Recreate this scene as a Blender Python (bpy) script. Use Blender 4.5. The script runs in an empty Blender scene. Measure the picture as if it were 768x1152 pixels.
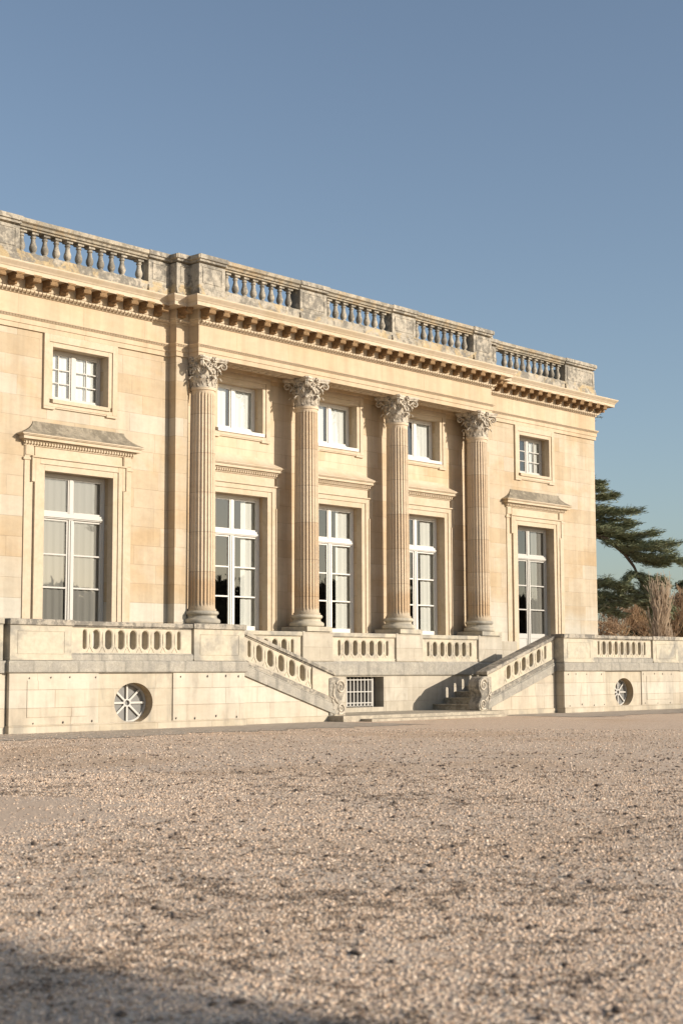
import bpy, bmesh, math, random
import numpy as np
from mathutils import Vector, Matrix
random.seed(7)
RNG = np.random.default_rng(11)
PI = math.pi
SC = bpy.context.scene
COL = SC.collection

# ------------------------------------------------------------------ materials
def K(c, f=.74): return tuple(v*f for v in c)
class NT:
    """small helper for writing node trees"""
    def __init__(s, name):
        s.m = bpy.data.materials.new(name); s.m.use_nodes = True
        s.t = s.m.node_tree; s.t.nodes.clear()
        s.out = s.t.nodes.new('ShaderNodeOutputMaterial')
    def n(s, typ, **kw):
        nd = s.t.nodes.new(typ)
        for k, v in kw.items(): setattr(nd, k, v)
        return nd
    def put(s, sock, v):
        if isinstance(v, bpy.types.NodeSocket): s.t.links.new(v, sock)
        elif v is not None:
            if isinstance(v, (tuple, list)) and len(v) == 3 and sock.type == 'RGBA': v = (*v, 1)
            sock.default_value = v
    def math(s, op, a, b=None, c=None, clamp=False):
        nd = s.n('ShaderNodeMath', operation=op, use_clamp=clamp)
        for i, v in enumerate((a, b, c)): s.put(nd.inputs[i], v)
        return nd.outputs[0]
    def mix(s, f, a, b, mode='MIX'):
        nd = s.n('ShaderNodeMix', data_type='RGBA', blend_type=mode)
        s.put(nd.inputs[0], f); s.put(nd.inputs[6], a); s.put(nd.inputs[7], b)
        return nd.outputs[2]
    def ramp(s, v, lo, hi, a=0.0, b=1.0, smooth=True):
        nd = s.n('ShaderNodeMapRange', interpolation_type='SMOOTHSTEP' if smooth else 'LINEAR')
        for i, x in enumerate((v, lo, hi, a, b)): s.put(nd.inputs[i], x)
        return nd.outputs[0]
    def noise(s, vec, scale, detail=4, rough=.55, dist=0.):
        nd = s.n('ShaderNodeTexNoise'); s.put(nd.inputs['Vector'], vec)
        s.put(nd.inputs['Scale'], scale); s.put(nd.inputs['Detail'], detail)
        s.put(nd.inputs['Roughness'], rough); s.put(nd.inputs['Distortion'], dist)
        return nd.outputs[0]
    def vor(s, vec, scale, feature='F1', out='Distance'):
        nd = s.n('ShaderNodeTexVoronoi', feature=feature); s.put(nd.inputs['Vector'], vec)
        s.put(nd.inputs['Scale'], scale)
        return nd.outputs[out]
    def white(s, vec):
        nd = s.n('ShaderNodeTexWhiteNoise', noise_dimensions='3D'); s.put(nd.inputs[0], vec); return nd
    def xyz(s, vec):
        nd = s.n('ShaderNodeSeparateXYZ'); s.put(nd.inputs[0], vec); return nd.outputs
    def comb(s, x, y, z):
        nd = s.n('ShaderNodeCombineXYZ')
        for i, v in enumerate((x, y, z)): s.put(nd.inputs[i], v)
        return nd.outputs[0]
    def scale(s, vec, sc):
        nd = s.n('ShaderNodeVectorMath', operation='MULTIPLY'); s.put(nd.inputs[0], vec); nd.inputs[1].default_value = sc
        return nd.outputs[0]
    def pos(s): return s.n('ShaderNodeNewGeometry').outputs['Position']
    def bump(s, h, strength=.3, dist=.01, normal=None):
        nd = s.n('ShaderNodeBump'); s.put(nd.inputs['Strength'], strength); s.put(nd.inputs['Distance'], dist)
        s.put(nd.inputs['Height'], h); s.put(nd.inputs['Normal'], normal)
        return nd.outputs[0]
    def bsdf(s, col, rough=.9, normal=None, spec=.25, **kw):
        b = s.n('ShaderNodeBsdfPrincipled')
        s.put(b.inputs['Base Color'], col); s.put(b.inputs['Roughness'], rough)
        s.put(b.inputs['Specular IOR Level'], spec); s.put(b.inputs['Normal'], normal)
        for k, v in kw.items(): s.put(b.inputs[k], v)
        s.t.links.new(b.outputs[0], s.out.inputs[0]); return s.m

def mat_ashlar(name, a, b, c, h, w, z0, pale=None, pale_z=0., vary=.35, stain=.35, joint=(.17,.125,.08), jw=.007, jmix=.55, grime=None):
    """dressed limestone laid in courses of height h, blocks about w long"""
    N = NT(name); p = N.pos(); x, y, z = N.xyz(p)
    u = N.math('ADD', x, y)
    v = N.math('DIVIDE', N.math('SUBTRACT', z, z0), h)
    row = N.math('FLOOR', v); fv = N.math('FRACT', v)
    off = N.white(N.comb(row, 3.3, 1.7)).outputs[0]
    uu = N.math('ADD', N.math('DIVIDE', u, w), N.math('MULTIPLY', off, 3.7))
    col = N.math('FLOOR', uu); fu = N.math('FRACT', uu)
    cell = N.white(N.comb(col, row, .5)).outputs
    cr = N.xyz(N.white(N.comb(col, row, .5)).outputs[1])
    base = N.mix(N.ramp(cr[0], .25, 1.), a, b)
    big = N.noise(N.scale(p, (.55, .55, .8)), 1., 4, .6, .4)
    base = N.mix(N.math('MULTIPLY', N.ramp(big, .42, .72), stain), base, c)
    rowtone = N.xyz(N.white(N.comb(row, 9.1, 2.2)).outputs[1])[1]
    base = N.mix(N.math('MULTIPLY', N.ramp(rowtone, .45, 1.), .28), base, c)
    if pale is not None:
        jit = N.math('MULTIPLY_ADD', cr[1], 1.1, N.math('MULTIPLY', N.math('SUBTRACT', N.noise(p, .9, 3), .5), 1.4))
        f = N.ramp(N.math('ADD', z, jit), pale_z + 1.35, pale_z + .45)
        base = N.mix(N.math('MULTIPLY', f, .9), base, pale)
        f2 = N.math('GREATER_THAN', cr[2], .90)
        base = N.mix(N.math('MULTIPLY', f2, .5), base, pale)
    fine = N.noise(p, 14., 6, .65)
    mid = N.noise(N.scale(p, (1., 1., 2.2)), 3.2, 5, .6)
    tone = N.math('ADD', N.math('MULTIPLY_ADD', fine, vary*.55, 1-vary*.275), N.math('MULTIPLY_ADD', mid, vary*.9, -vary*.45))
    streak = N.noise(N.scale(p, (5., 5., .35)), 1., 3, .55)
    tone = N.math('MULTIPLY', tone, N.math('MULTIPLY', N.ramp(streak, .34, .66, .955, 1.03), N.ramp(N.noise(N.scale(p, (2.3, 2.3, .22)), 1., 4, .65, .3), .36, .6, .91, 1.03)))
    hsv = N.n('ShaderNodeHueSaturation'); N.put(hsv.inputs['Color'], base); N.put(hsv.inputs['Value'], tone)
    base = hsv.outputs[0]
    if grime is not None:
        g = N.math('MULTIPLY', N.ramp(N.noise(N.scale(p, (2.2, 2.2, .7)), 1., 5, .65, .5), .50, .70), grime[1])
        base = N.mix(g, base, grime[0])
    du = N.math('MULTIPLY', N.math('MINIMUM', fu, N.math('SUBTRACT', 1., fu)), w)
    dv = N.math('MULTIPLY', N.math('MINIMUM', fv, N.math('SUBTRACT', 1., fv)), h)
    d = N.math('MINIMUM', du, dv)
    jm = N.ramp(d, jw*.4, jw*1.5, 1., 0.)
    jbreak = N.ramp(N.noise(p, 2.1, 2), .35, .6, .35, 1.)
    base = N.mix(N.math('MULTIPLY', N.math('MULTIPLY', jm, jbreak), jmix), base, joint)
    hh = N.math('ADD', N.math('MULTIPLY', jm, -.8), N.math('MULTIPLY_ADD', fine, .5, N.math('MULTIPLY', cr[1], .25)))
    return N.bsdf(base, .88, N.bump(hh, .45, .008))

def mat_weathered(name, a, b, dark, lichen=None, lichen_amt=.5, amt=.75, lz=None, streak=.45):
    """grey weather-beaten limestone with black crust, pale scoured spots and lichen"""
    N = NT(name); p = N.pos()
    n1 = N.noise(p, 1.3, 6, .65, .6); n2 = N.noise(p, 6.5, 6, .7); n3 = N.noise(p, 28., 4, .7)
    col = N.mix(N.ramp(N.noise(p, 3.3, 6, .7, .8), .38, .62), a, b)
    col = N.mix(N.math('MULTIPLY', N.ramp(N.noise(p, 2.3, 5, .7, 1.), .54, .60), .45), col, K(b, 1.22))
    crust = N.ramp(N.math('ADD', N.math('MULTIPLY', n1, .50), N.math('MULTIPLY', n2, .60)), .50, .60)
    col = N.mix(N.math('MULTIPLY', crust, amt), col, dark)
    spots = N.ramp(N.vor(p, 22.), .05, .16, 1., 0.)
    col = N.mix(N.math('MULTIPLY', N.math('MULTIPLY', spots, N.ramp(n2, .45, .6)), .5), col, (.36,.335,.28))
    st = N.noise(N.scale(p, (7., 7., .6)), 1., 4, .6)
    col = N.mix(N.math('MULTIPLY', N.ramp(st, .5, .72), streak), col, dark)
    if lichen is not None:
        l = N.math('MULTIPLY', N.ramp(N.noise(p, 1.9, 5, .7, .8), .50, .60), lichen_amt)
        if lz is not None:
            z = N.xyz(p)[2]; l = N.math('MULTIPLY', l, N.ramp(z, lz, lz+.05, 1., 0.))
        col = N.mix(l, col, lichen)
    hsv = N.n('ShaderNodeHueSaturation'); N.put(hsv.inputs['Color'], col)
    N.put(hsv.inputs['Value'], N.math('MULTIPLY_ADD', n3, .8, .62))
    h = N.math('ADD', N.math('MULTIPLY', n2, .7), N.math('MULTIPLY', n3, .5))
    return N.bsdf(hsv.outputs[0], .95, N.bump(h, .6, .015), .15)

def mat_column():
    N = NT('column_stone'); p = N.pos(); x, y, z = N.xyz(p)
    cid = N.math('ROUND', N.math('DIVIDE', x, 1.75))
    v = N.math('DIVIDE', N.math('ADD', z, N.math('MULTIPLY', cid, .23)), .92)
    row = N.math('FLOOR', v); fv = N.math('FRACT', v)
    r = N.xyz(N.white(N.comb(row, cid, 4.)).outputs[1])
    base = N.mix(r[0], (.585,.485,.36), (.545,.44,.315))
    base = N.mix(N.math('MULTIPLY', N.math('GREATER_THAN', r[1], .70), .45), base, (.43,.305,.185))
    n = N.noise(N.scale(p, (1., 1., 3.)), 1.7, 5, .6, .5)
    base = N.mix(N.math('MULTIPLY', N.ramp(n, .45, .7), .40), base, (.45,.34,.23))
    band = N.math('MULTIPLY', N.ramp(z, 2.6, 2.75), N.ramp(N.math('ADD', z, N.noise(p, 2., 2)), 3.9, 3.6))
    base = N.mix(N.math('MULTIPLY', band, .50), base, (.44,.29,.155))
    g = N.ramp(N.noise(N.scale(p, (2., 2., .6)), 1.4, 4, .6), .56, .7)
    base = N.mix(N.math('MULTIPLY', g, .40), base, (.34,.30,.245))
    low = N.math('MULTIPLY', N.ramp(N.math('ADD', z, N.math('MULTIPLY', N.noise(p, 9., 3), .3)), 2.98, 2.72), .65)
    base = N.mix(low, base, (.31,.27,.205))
    fine = N.noise(p, 16., 5, .65)
    hsv = N.n('ShaderNodeHueSaturation'); N.put(hsv.inputs['Color'], base); N.put(hsv.inputs['Value'], N.math('MULTIPLY_ADD', fine, .35, .83))
    jm = N.ramp(N.math('MINIMUM', fv, N.math('SUBTRACT', 1., fv)), .004, .012, 1., 0.)
    col = N.mix(N.math('MULTIPLY', jm, .45), hsv.outputs[0], (0.150,0.108,0.072))
    return N.bsdf(col, .88, N.bump(N.math('MULTIPLY_ADD', jm, -.5, fine), .4, .008))

def mat_plain(name, col, var=.2, scale=9., rough=.85, bump=.2, spec=.25, col2=None, c2=.5, c2s=2.):
    N = NT(name); p = N.pos()
    n = N.noise(p, scale, 5, .65)
    c = col
    if col2 is not None: c = N.mix(N.math('MULTIPLY', N.ramp(N.noise(p, c2s, 5, .65, .4), .42, .66), c2), col, col2)
    hsv = N.n('ShaderNodeHueSaturation'); N.put(hsv.inputs['Color'], (*c, 1) if isinstance(c, tuple) else c)
    N.put(hsv.inputs['Value'], N.math('MULTIPLY_ADD', n, var*2, 1-var))
    return N.bsdf(hsv.outputs[0], rough, N.bump(n, bump, .01) if bump else None, spec)

def mat_glass():
    N = NT('window_glass'); p = N.pos()
    h = N.noise(N.scale(p, (1., 1., .6)), 1.6, 2)
    nb = N.bump(h, .05, .03)
    fr = N.n('ShaderNodeFresnel'); fr.inputs[0].default_value = 1.62; N.put(fr.inputs['Normal'], nb)
    tr = N.n('ShaderNodeBsdfTransparent'); tr.inputs[0].default_value = (.90,.92,.91,1)
    gl = N.n('ShaderNodeBsdfGlossy'); gl.inputs['Roughness'].default_value = .015; N.put(gl.inputs['Normal'], nb)
    mx = N.n('ShaderNodeMixShader')
    N.put(mx.inputs[0], N.math('MULTIPLY', fr.outputs[0], 2.5, clamp=True))
    N.t.links.new(tr.outputs[0], mx.inputs[1]); N.t.links.new(gl.outputs[0], mx.inputs[2])
    N.t.links.new(mx.outputs[0], N.out.inputs[0]); return N.m

def mat_curtain(name, col):
    N = NT(name); p = N.pos(); x, y, z = N.xyz(p)
    w = N.noise(N.comb(N.math('MULTIPLY', x, 9.), 0., N.math('MULTIPLY', z, .25)), 1., 2)
    return N.bsdf(col, .95, N.bump(w, .12, .02), .05)

def mat_foliage(name, a, b, warm=None):
    N = NT(name); g = N.n('ShaderNodeNewGeometry'); p = g.outputs['Position']
    n = N.noise(p, .9, 3); r = g.outputs['Random Per Island']
    c = N.mix(N.ramp(n, .35, .65), a, b)
    c = N.mix(N.math('MULTIPLY', r, .5), c, warm or b)
    return N.bsdf(c, .7, None, .2)

def mat_gravel():
    N = NT('gravel_ground'); p = N.pos(); x, y, z = N.xyz(p)
    flat = N.comb(x, y, 0.)
    c1 = N.xyz(N.vor(flat, 62., out='Color')); d1 = N.vor(flat, 62.)
    c2 = N.xyz(N.vor(flat, 27., out='Color')); d2 = N.vor(flat, 27.)
    clump = N.noise(flat, 5.5, 5, .7); patch = N.noise(N.scale(flat, (.16, .30, 1.)), 1., 4, .6, .6)
    col = N.mix(c1[0], (0.587,0.444,0.325), (0.674,0.524,0.397))
    col = N.mix(N.math('MULTIPLY', N.math('GREATER_THAN', c1[1], .78), .8), col, (0.750,0.646,0.505))
    col = N.mix(N.math('MULTIPLY', N.math('LESS_THAN', c1[2], .12), .7), col, (0.374,0.259,0.180))
    col = N.mix(N.math('MULTIPLY', N.math('GREATER_THAN', c2[0], .84), .45), col, (0.587,0.397,0.269))
    col = N.mix(N.math('MULTIPLY', N.math('LESS_THAN', c2[1], .09), .5), col, (0.300,0.214,0.155))
    col = N.mix(N.math('MULTIPLY', N.ramp(patch, .50, .64), .55), col, (0.536,0.374,0.242))
    col = N.mix(N.math('MULTIPLY', N.ramp(clump, .60, .72), .45), col, (0.362,0.259,0.186))
    wisp = N.noise(N.scale(flat, (.9, 2.1, 1.)), 1., 6, .72, .5)
    col = N.mix(N.math('MULTIPLY', N.ramp(wisp, .57, .70), .35), col, (0.649,0.518,0.392))
    # trodden pale sandy patch
    px = N.math('SUBTRACT', x, -22.6); py = N.math('SUBTRACT', y, -14.6)
    e = N.math('SQRT', N.math('ADD', N.math('POWER', N.math('DIVIDE', px, 2.1), 2.), N.math('POWER', N.math('DIVIDE', py, 2.5), 2.)))
    e = N.math('ADD', e, N.math('MULTIPLY', N.math('SUBTRACT', N.noise(flat, 2.2, 4), .5), .7))
    pm = N.ramp(e, .72, .98, 1., 0.)
    sand = N.mix(N.noise(flat, 40., 4, .7), (0.499,0.374,0.269), (0.599,0.461,0.341))
    col = N.mix(N.math('MULTIPLY', pm, .8), col, sand)
    h = N.math('ADD', N.math('MULTIPLY', d1, -1.), N.math('ADD', N.math('MULTIPLY', d2, -1.1), N.math('MULTIPLY', clump, 1.2)))
    h = N.math('MULTIPLY', h, N.ramp(pm, 0., 1., 1., .25))
    return N.bsdf(col, .95, N.bump(h, .55, .014), .1)

def mat_pebble():
    N = NT('pebble_stone'); at = N.n('ShaderNodeAttribute', attribute_name='tone'); p = N.pos()
    n = N.noise(p, 160., 3)
    hsv = N.n('ShaderNodeHueSaturation'); N.put(hsv.inputs['Color'], at.outputs['Color']); N.put(hsv.inputs['Value'], N.math('MULTIPLY_ADD', n, .5, .75))
    return N.bsdf(hsv.outputs[0], .85, None, .2)

def mat_cobble():
    N = NT('cobble_stone'); p = N.pos(); x, y, z = N.xyz(p)
    v = N.math('DIVIDE', y, .34); row = N.math('FLOOR', v); fv = N.math('FRACT', v)
    u = N.math('ADD', N.math('DIVIDE', x, .26), N.math('MULTIPLY', N.math('FRACT', N.math('MULTIPLY', row, .5)), 1.))
    col_ = N.math('FLOOR', u); fu = N.math('FRACT', u)
    r = N.xyz(N.white(N.comb(col_, row, 7.)).outputs[1])
    c = N.mix(r[0], (.50,.43,.35), (.38,.325,.265))
    n = N.noise(p, 3., 5, .65, .4)
    c = N.mix(N.math('MULTIPLY', N.ramp(n, .40, .62), .65), c, (.42,.34,.27))
    d = N.math('MINIMUM', N.math('MINIMUM', fu, N.math('SUBTRACT', 1., fu)), N.math('MINIMUM', fv, N.math('SUBTRACT', 1., fv)))
    j = N.ramp(d, .05, .16, 1., 0.)
    c = N.mix(N.math('MULTIPLY', j, .7), c, (.25,.21,.16))
    return N.bsdf(c, .9, N.bump(N.math('MULTIPLY', j, -1.), .8, .02))

M = {}
def stone(fn, *a, **k):
    """bring stone colours down to the reflectance of weathered limestone"""
    a = [K(v) if isinstance(v, tuple) and len(v) == 3 else v for v in a]
    k = {q: (K(v) if isinstance(v, tuple) and len(v) == 3 else v) for q, v in k.items()}
    return fn(*a, **k)
M['wall'] = stone(mat_ashlar, 'warm_ashlar', (.65,.55,.415), (.575,.46,.315), (.57,.41,.24), .43, 1.15, .13, pale=(.655,.605,.505), pale_z=2.25, vary=.30, stain=.75, jmix=.36, jw=.006)
M['inner'] = stone(mat_ashlar, 'portico_ashlar', (.76,.625,.45), (.69,.54,.36), (.65,.46,.265), .43, 1.05, .13, pale=None, vary=.26, stain=.7, jmix=.36)
M['trim'] = stone(mat_plain, 'dressed_trim', (.695,.575,.425), .2, 10., .86, .25, .25, (.61,.485,.32), .6, 1.4)
M['entab'] = stone(mat_ashlar, 'entablature_stone', (.705,.58,.425), (.65,.515,.355), (.63,.465,.29), 2.1, 1.75, 8.18, vary=.24, stain=.55, jmix=.3)
M['dado'] = stone(mat_ashlar, 'pale_terrace_ashlar', (.71,.645,.53), (.665,.585,.46), (.60,.49,.36), .345, 1.5, .13, vary=.26, stain=.5, jw=.008, jmix=.5, grime=((.235,.21,.172), .42))
M['dirty'] = stone(mat_ashlar, 'stained_terrace_ashlar', (.66,.585,.46), (.60,.52,.39), (.52,.43,.31), .345, 1.5, .13, vary=.34, stain=.6, jw=.008, jmix=.4, grime=((.27,.245,.205), .75))
M['base'] = stone(mat_ashlar, 'portico_base_ashlar', (.64,.58,.475), (.585,.52,.415), (.49,.43,.33), .34, 1.2, .05, vary=.32, stain=.55, jmix=.4, grime=((.215,.19,.15), .5))
M['grey'] = stone(mat_weathered, 'weathered_grey_stone', (.43,.39,.325), (.53,.47,.375), (.20,.185,.16), None, 0, .85)
M['attic'] = stone(mat_weathered, 'attic_grey_stone', (.44,.40,.33), (.55,.49,.395), (.20,.185,.16), (.62,.46,.24), .60, .8, 10.13)
M['cap'] = stone(mat_weathered, 'coping_stone', (.45,.40,.315), (.54,.475,.37), (.19,.175,.145), (.50,.36,.20), .45, .6)
M['band'] = stone(mat_weathered, 'grey_band_stone', (.42,.39,.335), (.48,.44,.365), (.25,.235,.205), None, 0, .25, None, .75)
M['slope'] = stone(mat_weathered, 'hood_slate_grey', (.33,.285,.215), (.39,.34,.26), (.19,.165,.125), None, 0, .7)
M['parapet'] = stone(mat_plain, 'parapet_stone', (.69,.605,.46), .26, 9., .88, .3, .2, (.46,.42,.35), .65, 2.2)
M['pier'] = stone(mat_plain, 'terrace_pier_stone', (.64,.57,.44), .30, 7., .9, .3, .2, (.34,.32,.28), .85, 1.6)
M['column'] = mat_column()
M['capital'] = stone(mat_plain, 'capital_stone', (.74,.655,.53), .3, 14., .9, .4, .2, (.24,.20,.155), .75, 11.)  # dark noise spots paint the shade of drilled holes in the carving
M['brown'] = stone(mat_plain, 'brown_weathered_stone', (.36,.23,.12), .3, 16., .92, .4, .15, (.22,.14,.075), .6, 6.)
M['oculus'] = stone(mat_plain, 'oculus_reveal_stone', (.60,.46,.29), .25, 9., .9, .3, .2, (.42,.31,.19), .6, 3.)
M['soffit'] = stone(mat_plain, 'soffit_stone', (.72,.56,.36), .2, 9., .9, .3, .2, (.60,.42,.24), .6, 2.)
M['white'] = mat_plain('white_window_paint', (.475,.455,.415), .04, 20., .5, .05, .4)
M['bright'] = mat_plain('fresh_white_paint', (.62,.605,.565), .04, 20., .5, .05, .4)
M['glass'] = mat_glass()
M['curtain'] = mat_curtain('white_curtain', (.80,.785,.74))
M['blind'] = mat_curtain('white_blind', (.86,.85,.82))
M['gauze'] = mat_curtain('grey_gauze', (.27,.255,.235))
def mat_sky_grey():
    N = NT('sky_grey_glass'); p = N.pos()
    d = N.n('ShaderNodeBsdfDiffuse'); N.put(d.inputs[0], N.mix(N.noise(p, 7., 4), (.14,.14,.135), (.30,.295,.28)))  # grey diffuse stands in for pale sky reflected in the panes
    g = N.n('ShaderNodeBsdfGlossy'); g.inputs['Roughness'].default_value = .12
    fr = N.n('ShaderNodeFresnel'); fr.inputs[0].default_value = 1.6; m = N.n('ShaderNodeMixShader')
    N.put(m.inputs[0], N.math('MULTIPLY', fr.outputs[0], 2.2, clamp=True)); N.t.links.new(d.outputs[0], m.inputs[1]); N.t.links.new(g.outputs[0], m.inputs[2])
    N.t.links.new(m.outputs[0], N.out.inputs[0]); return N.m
M['sky_grey'] = mat_sky_grey()
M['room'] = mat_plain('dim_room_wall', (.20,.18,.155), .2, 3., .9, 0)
M['iron'] = mat_plain('dark_iron', (.05,.045,.04), .2, 20., .6, .1)
M['gravel'] = mat_gravel(); M['pebble'] = mat_pebble(); M['cobble'] = mat_cobble()
M['step'] = stone(mat_weathered, 'step_stone', (.60,.52,.40), (.66,.58,.44), (.26,.22,.17), None, 0, .6)
M['slab'] = stone(mat_weathered, 'landing_stone', (.52,.46,.36), (.58,.51,.40), (.34,.30,.24), None, 0, .6)
M['cedar'] = mat_foliage('cedar_needles', (.14,.175,.10), (.205,.225,.125), (.30,.28,.15))
M['conifer'] = mat_foliage('conifer_needles', (.065,.082,.048), (.10,.112,.06), (.13,.125,.065))
M['bark'] = mat_plain('tree_bark', (.115,.085,.062), .3, 12., .95, .5, .1)
M['twig'] = mat_plain('brown_twigs', (.33,.225,.145), .3, 4., .95, 0, .1, (.40,.265,.14), .7, .5)
M['paletwig'] = mat_plain('pale_twigs', (.47,.365,.26), .3, 4., .95, 0, .1)
M['bush'] = mat_foliage('dry_bush_leaves', (.20,.13,.07), (.26,.165,.085), (.14,.13,.06))
M['wood'] = mat_foliage('woodland_leaves', (.035,.04,.025), (.06,.055,.035), (.08,.06,.035))
# ------------------------------------------------------------------ mesh helpers
from mathutils.geometry import tessellate_polygon
class MB:
    def __init__(s): s.v = []; s.f = []; s.fix = False
    def add(s, vs, fs):
        o = len(s.v); s.v += [tuple(v) for v in vs]; s.f += [tuple(i+o for i in f) for f in fs]; return s
    def box(s, x0, x1, y0, y1, z0, z1):
        x0, x1 = sorted((x0, x1)); y0, y1 = sorted((y0, y1)); z0, z1 = sorted((z0, z1))
        return s.add([(x0,y0,z0),(x1,y0,z0),(x1,y1,z0),(x0,y1,z0),(x0,y0,z1),(x1,y0,z1),(x1,y1,z1),(x0,y1,z1)],
              [(0,3,2,1),(4,5,6,7),(0,1,5,4),(1,2,6,5),(2,3,7,6),(3,0,4,7)])
    def lathe(s, prof, n=24, c=(0,0,0)):
        o = []
        for r, z in prof:
            for k in range(n): a = 2*PI*k/n; o.append((c[0]+r*math.cos(a), c[1]+r*math.sin(a), c[2]+z))
        fs = []
        for i in range(len(prof)-1):
            for k in range(n):
                k2 = (k+1) % n; fs.append((i*n+k, i*n+k2, (i+1)*n+k2, (i+1)*n+k))
        fs.append(tuple(range(n-1, -1, -1))); fs.append(tuple((len(prof)-1)*n+k for k in range(n)))
        return s.add(o, fs)
    def tube(s, pts, rad, n=6, cap=True):
        pts = [Vector(p) for p in pts]
        if not hasattr(rad, '__len__'): rad = [rad]*len(pts)
        o = []; ref = None
        for i, p in enumerate(pts):
            d = (pts[min(i+1, len(pts)-1)]-pts[max(i-1, 0)])
            d = d.normalized() if d.length > 1e-9 else Vector((0,0,1))
            if ref is None: ref = d.orthogonal().normalized()
            ref = (ref-d*ref.dot(d)); ref = ref.normalized() if ref.length > 1e-6 else d.orthogonal().normalized()
            b = d.cross(ref)
            for k in range(n):
                a = 2*PI*k/n; o.append(p+(ref*math.cos(a)+b*math.sin(a))*rad[i])
        fs = [(i*n+k, i*n+(k+1) % n, (i+1)*n+(k+1) % n, (i+1)*n+k) for i in range(len(pts)-1) for k in range(n)]
        if cap: fs += [tuple(range(n-1, -1, -1)), tuple((len(pts)-1)*n+k for k in range(n))]
        return s.add(o, fs)
    def prism(s, poly, y0, y1):
        """polygon in (x,z) extruded from y0 to y1"""
        n = len(poly)
        s.add([(x, y0, z) for x, z in poly]+[(x, y1, z) for x, z in poly],
              [tuple(range(n)), tuple(range(2*n-1, n-1, -1))]+[(i, n+i, n+(i+1) % n, (i+1) % n) for i in range(n)])
        s.fix = True; return s
    def holed(s, outer, holes, y0, y1, back=True, rim=0., rimd=.02):
        """plate in the (x,z) plane with holes cut through from y0 (front) to y1"""
        loops = [outer]+holes
        fl = loops
        if rim:   # a chamfer round every hole
            fl = [outer]
            for h in holes:
                cx = sum(p[0] for p in h)/len(h); cz = sum(p[1] for p in h)/len(h)
                fl.append([(x+rim*(1 if x > cx else -1), z+rim*1.1*((z-cz)/max(abs(z-cz), .08))) for x, z in h])
        def plate(ls, y):
            flat = [p for l in ls for p in l]
            tr = tessellate_polygon([[Vector((x, z, 0)) for x, z in l] for l in ls])
            s.add([(x, y, z) for x, z in flat], [tuple(t) for t in tr])
        plate(fl, y0)
        if back: plate(loops, y1)
        for li, (l, l2) in enumerate(zip(loops, fl)):
            n = len(l)
            if rim and li:
                s.add([(x, y0, z) for x, z in l2]+[(x, y0+rimd, z) for x, z in l], [(i, (i+1) % n, n+(i+1) % n, n+i) for i in range(n)])
            ya = y0+rimd if (rim and li) else y0
            s.add([(x, ya, z) for x, z in l]+[(x, y1, z) for x, z in l], [(i, (i+1) % n, n+(i+1) % n, n+i) for i in range(n)])
        s.fix = True; return s
    def sweep(s, prof, path, closed=False):
        """profile of (outward, z) pairs swept along a plan path, mitred at its corners"""
        n = len(path); rows = []
        for i in range(n):
            a = path[i-1] if (i > 0 or closed) else None; b = path[i]; c = path[(i+1) % n] if (i < n-1 or closed) else None
            ns = []
            for p, q in ((a, b), (b, c)):
                if p is None or q is None: continue
                d = Vector((q[0]-p[0], q[1]-p[1])).normalized(); ns.append(Vector((d.y, -d.x)))
            if len(ns) == 2:
                m = ns[0]+ns[1]; m = m/(1+ns[0].dot(ns[1])) if 1+ns[0].dot(ns[1]) > 1e-3 else ns[0]
            else: m = ns[0]
            rows.append([(b[0]+m.x*p, b[1]+m.y*p, z) for p, z in prof])
        k = len(prof); vs = [v for r in rows for v in r]; fs = []
        for i in range(n if closed else n-1):
            j = (i+1) % n
            for q in range(k-1): fs.append((i*k+q, j*k+q, j*k+q+1, i*k+q+1))
        return s.add(vs, fs)
    def xf(s, fn): s.v = [fn(*v) for v in s.v]; return s
    def mesh(s, name, mat, smooth=None):
        me = bpy.data.meshes.new(name); me.from_pydata(s.v, [], s.f); me.update()
        if s.fix:
            bm = bmesh.new(); bm.from_mesh(me); bmesh.ops.remove_doubles(bm, verts=bm.verts, dist=1e-5)
            bmesh.ops.recalc_face_normals(bm, faces=bm.faces); bm.to_mesh(me); bm.free()
        if smooth is not None:
            me.polygons.foreach_set('use_smooth', [True]*len(me.polygons)); me.set_sharp_from_angle(angle=math.radians(smooth))
        me.materials.append(mat); return me
    def build(s, name, mat, parent=None, smooth=None, loc=None, bevel=0):
        o = bpy.data.objects.new(name, s.mesh(name, mat, smooth)); COL.objects.link(o)
        if loc is not None: o.location = loc
        if bevel:
            b = o.modifiers.new('edge', 'BEVEL'); b.width = bevel; b.segments = 2; b.limit_method = 'ANGLE'
        if parent is not None: put(o, parent)
        return o
def put(o, parent):
    """parent while staying where it was modelled"""
    w = Vector(o.location); p = parent; off = Vector((0,0,0))
    while p is not None: off += Vector(p.location); p = p.parent
    o.parent = parent; o.location = w-off
def tag(o, label, cat, group=None, kind=None):
    if label: o['label'] = label
    if cat: o['category'] = cat
    if group: o['group'] = group
    if kind: o['kind'] = kind
    return o
def thing(name, label, cat, loc=(0,0,0), group=None):
    o = bpy.data.objects.new(name, None); COL.objects.link(o); o.location = loc; o.empty_display_size = .3
    return tag(o, label, cat, group)
def copy(o, parent, dx, label=None):
    c = o.copy(); COL.objects.link(c); c.parent = parent; c.location = Vector(o.location)+Vector(dx)
    for ch in o.children:
        d = ch.copy(); COL.objects.link(d); d.parent = c
        for g in ch.children:
            e = g.copy(); COL.objects.link(e); e.parent = d
    if label: c['label'] = label
    return c
def structure(name, mb, mat, kind='structure', label=None):
    o = mb.build(name, mat); o['kind'] = kind
    if label: o['label'] = label
    return o
def rect(x0, x1, z0, z1): return [(x0,z0),(x1,z0),(x1,z1),(x0,z1)]
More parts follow.
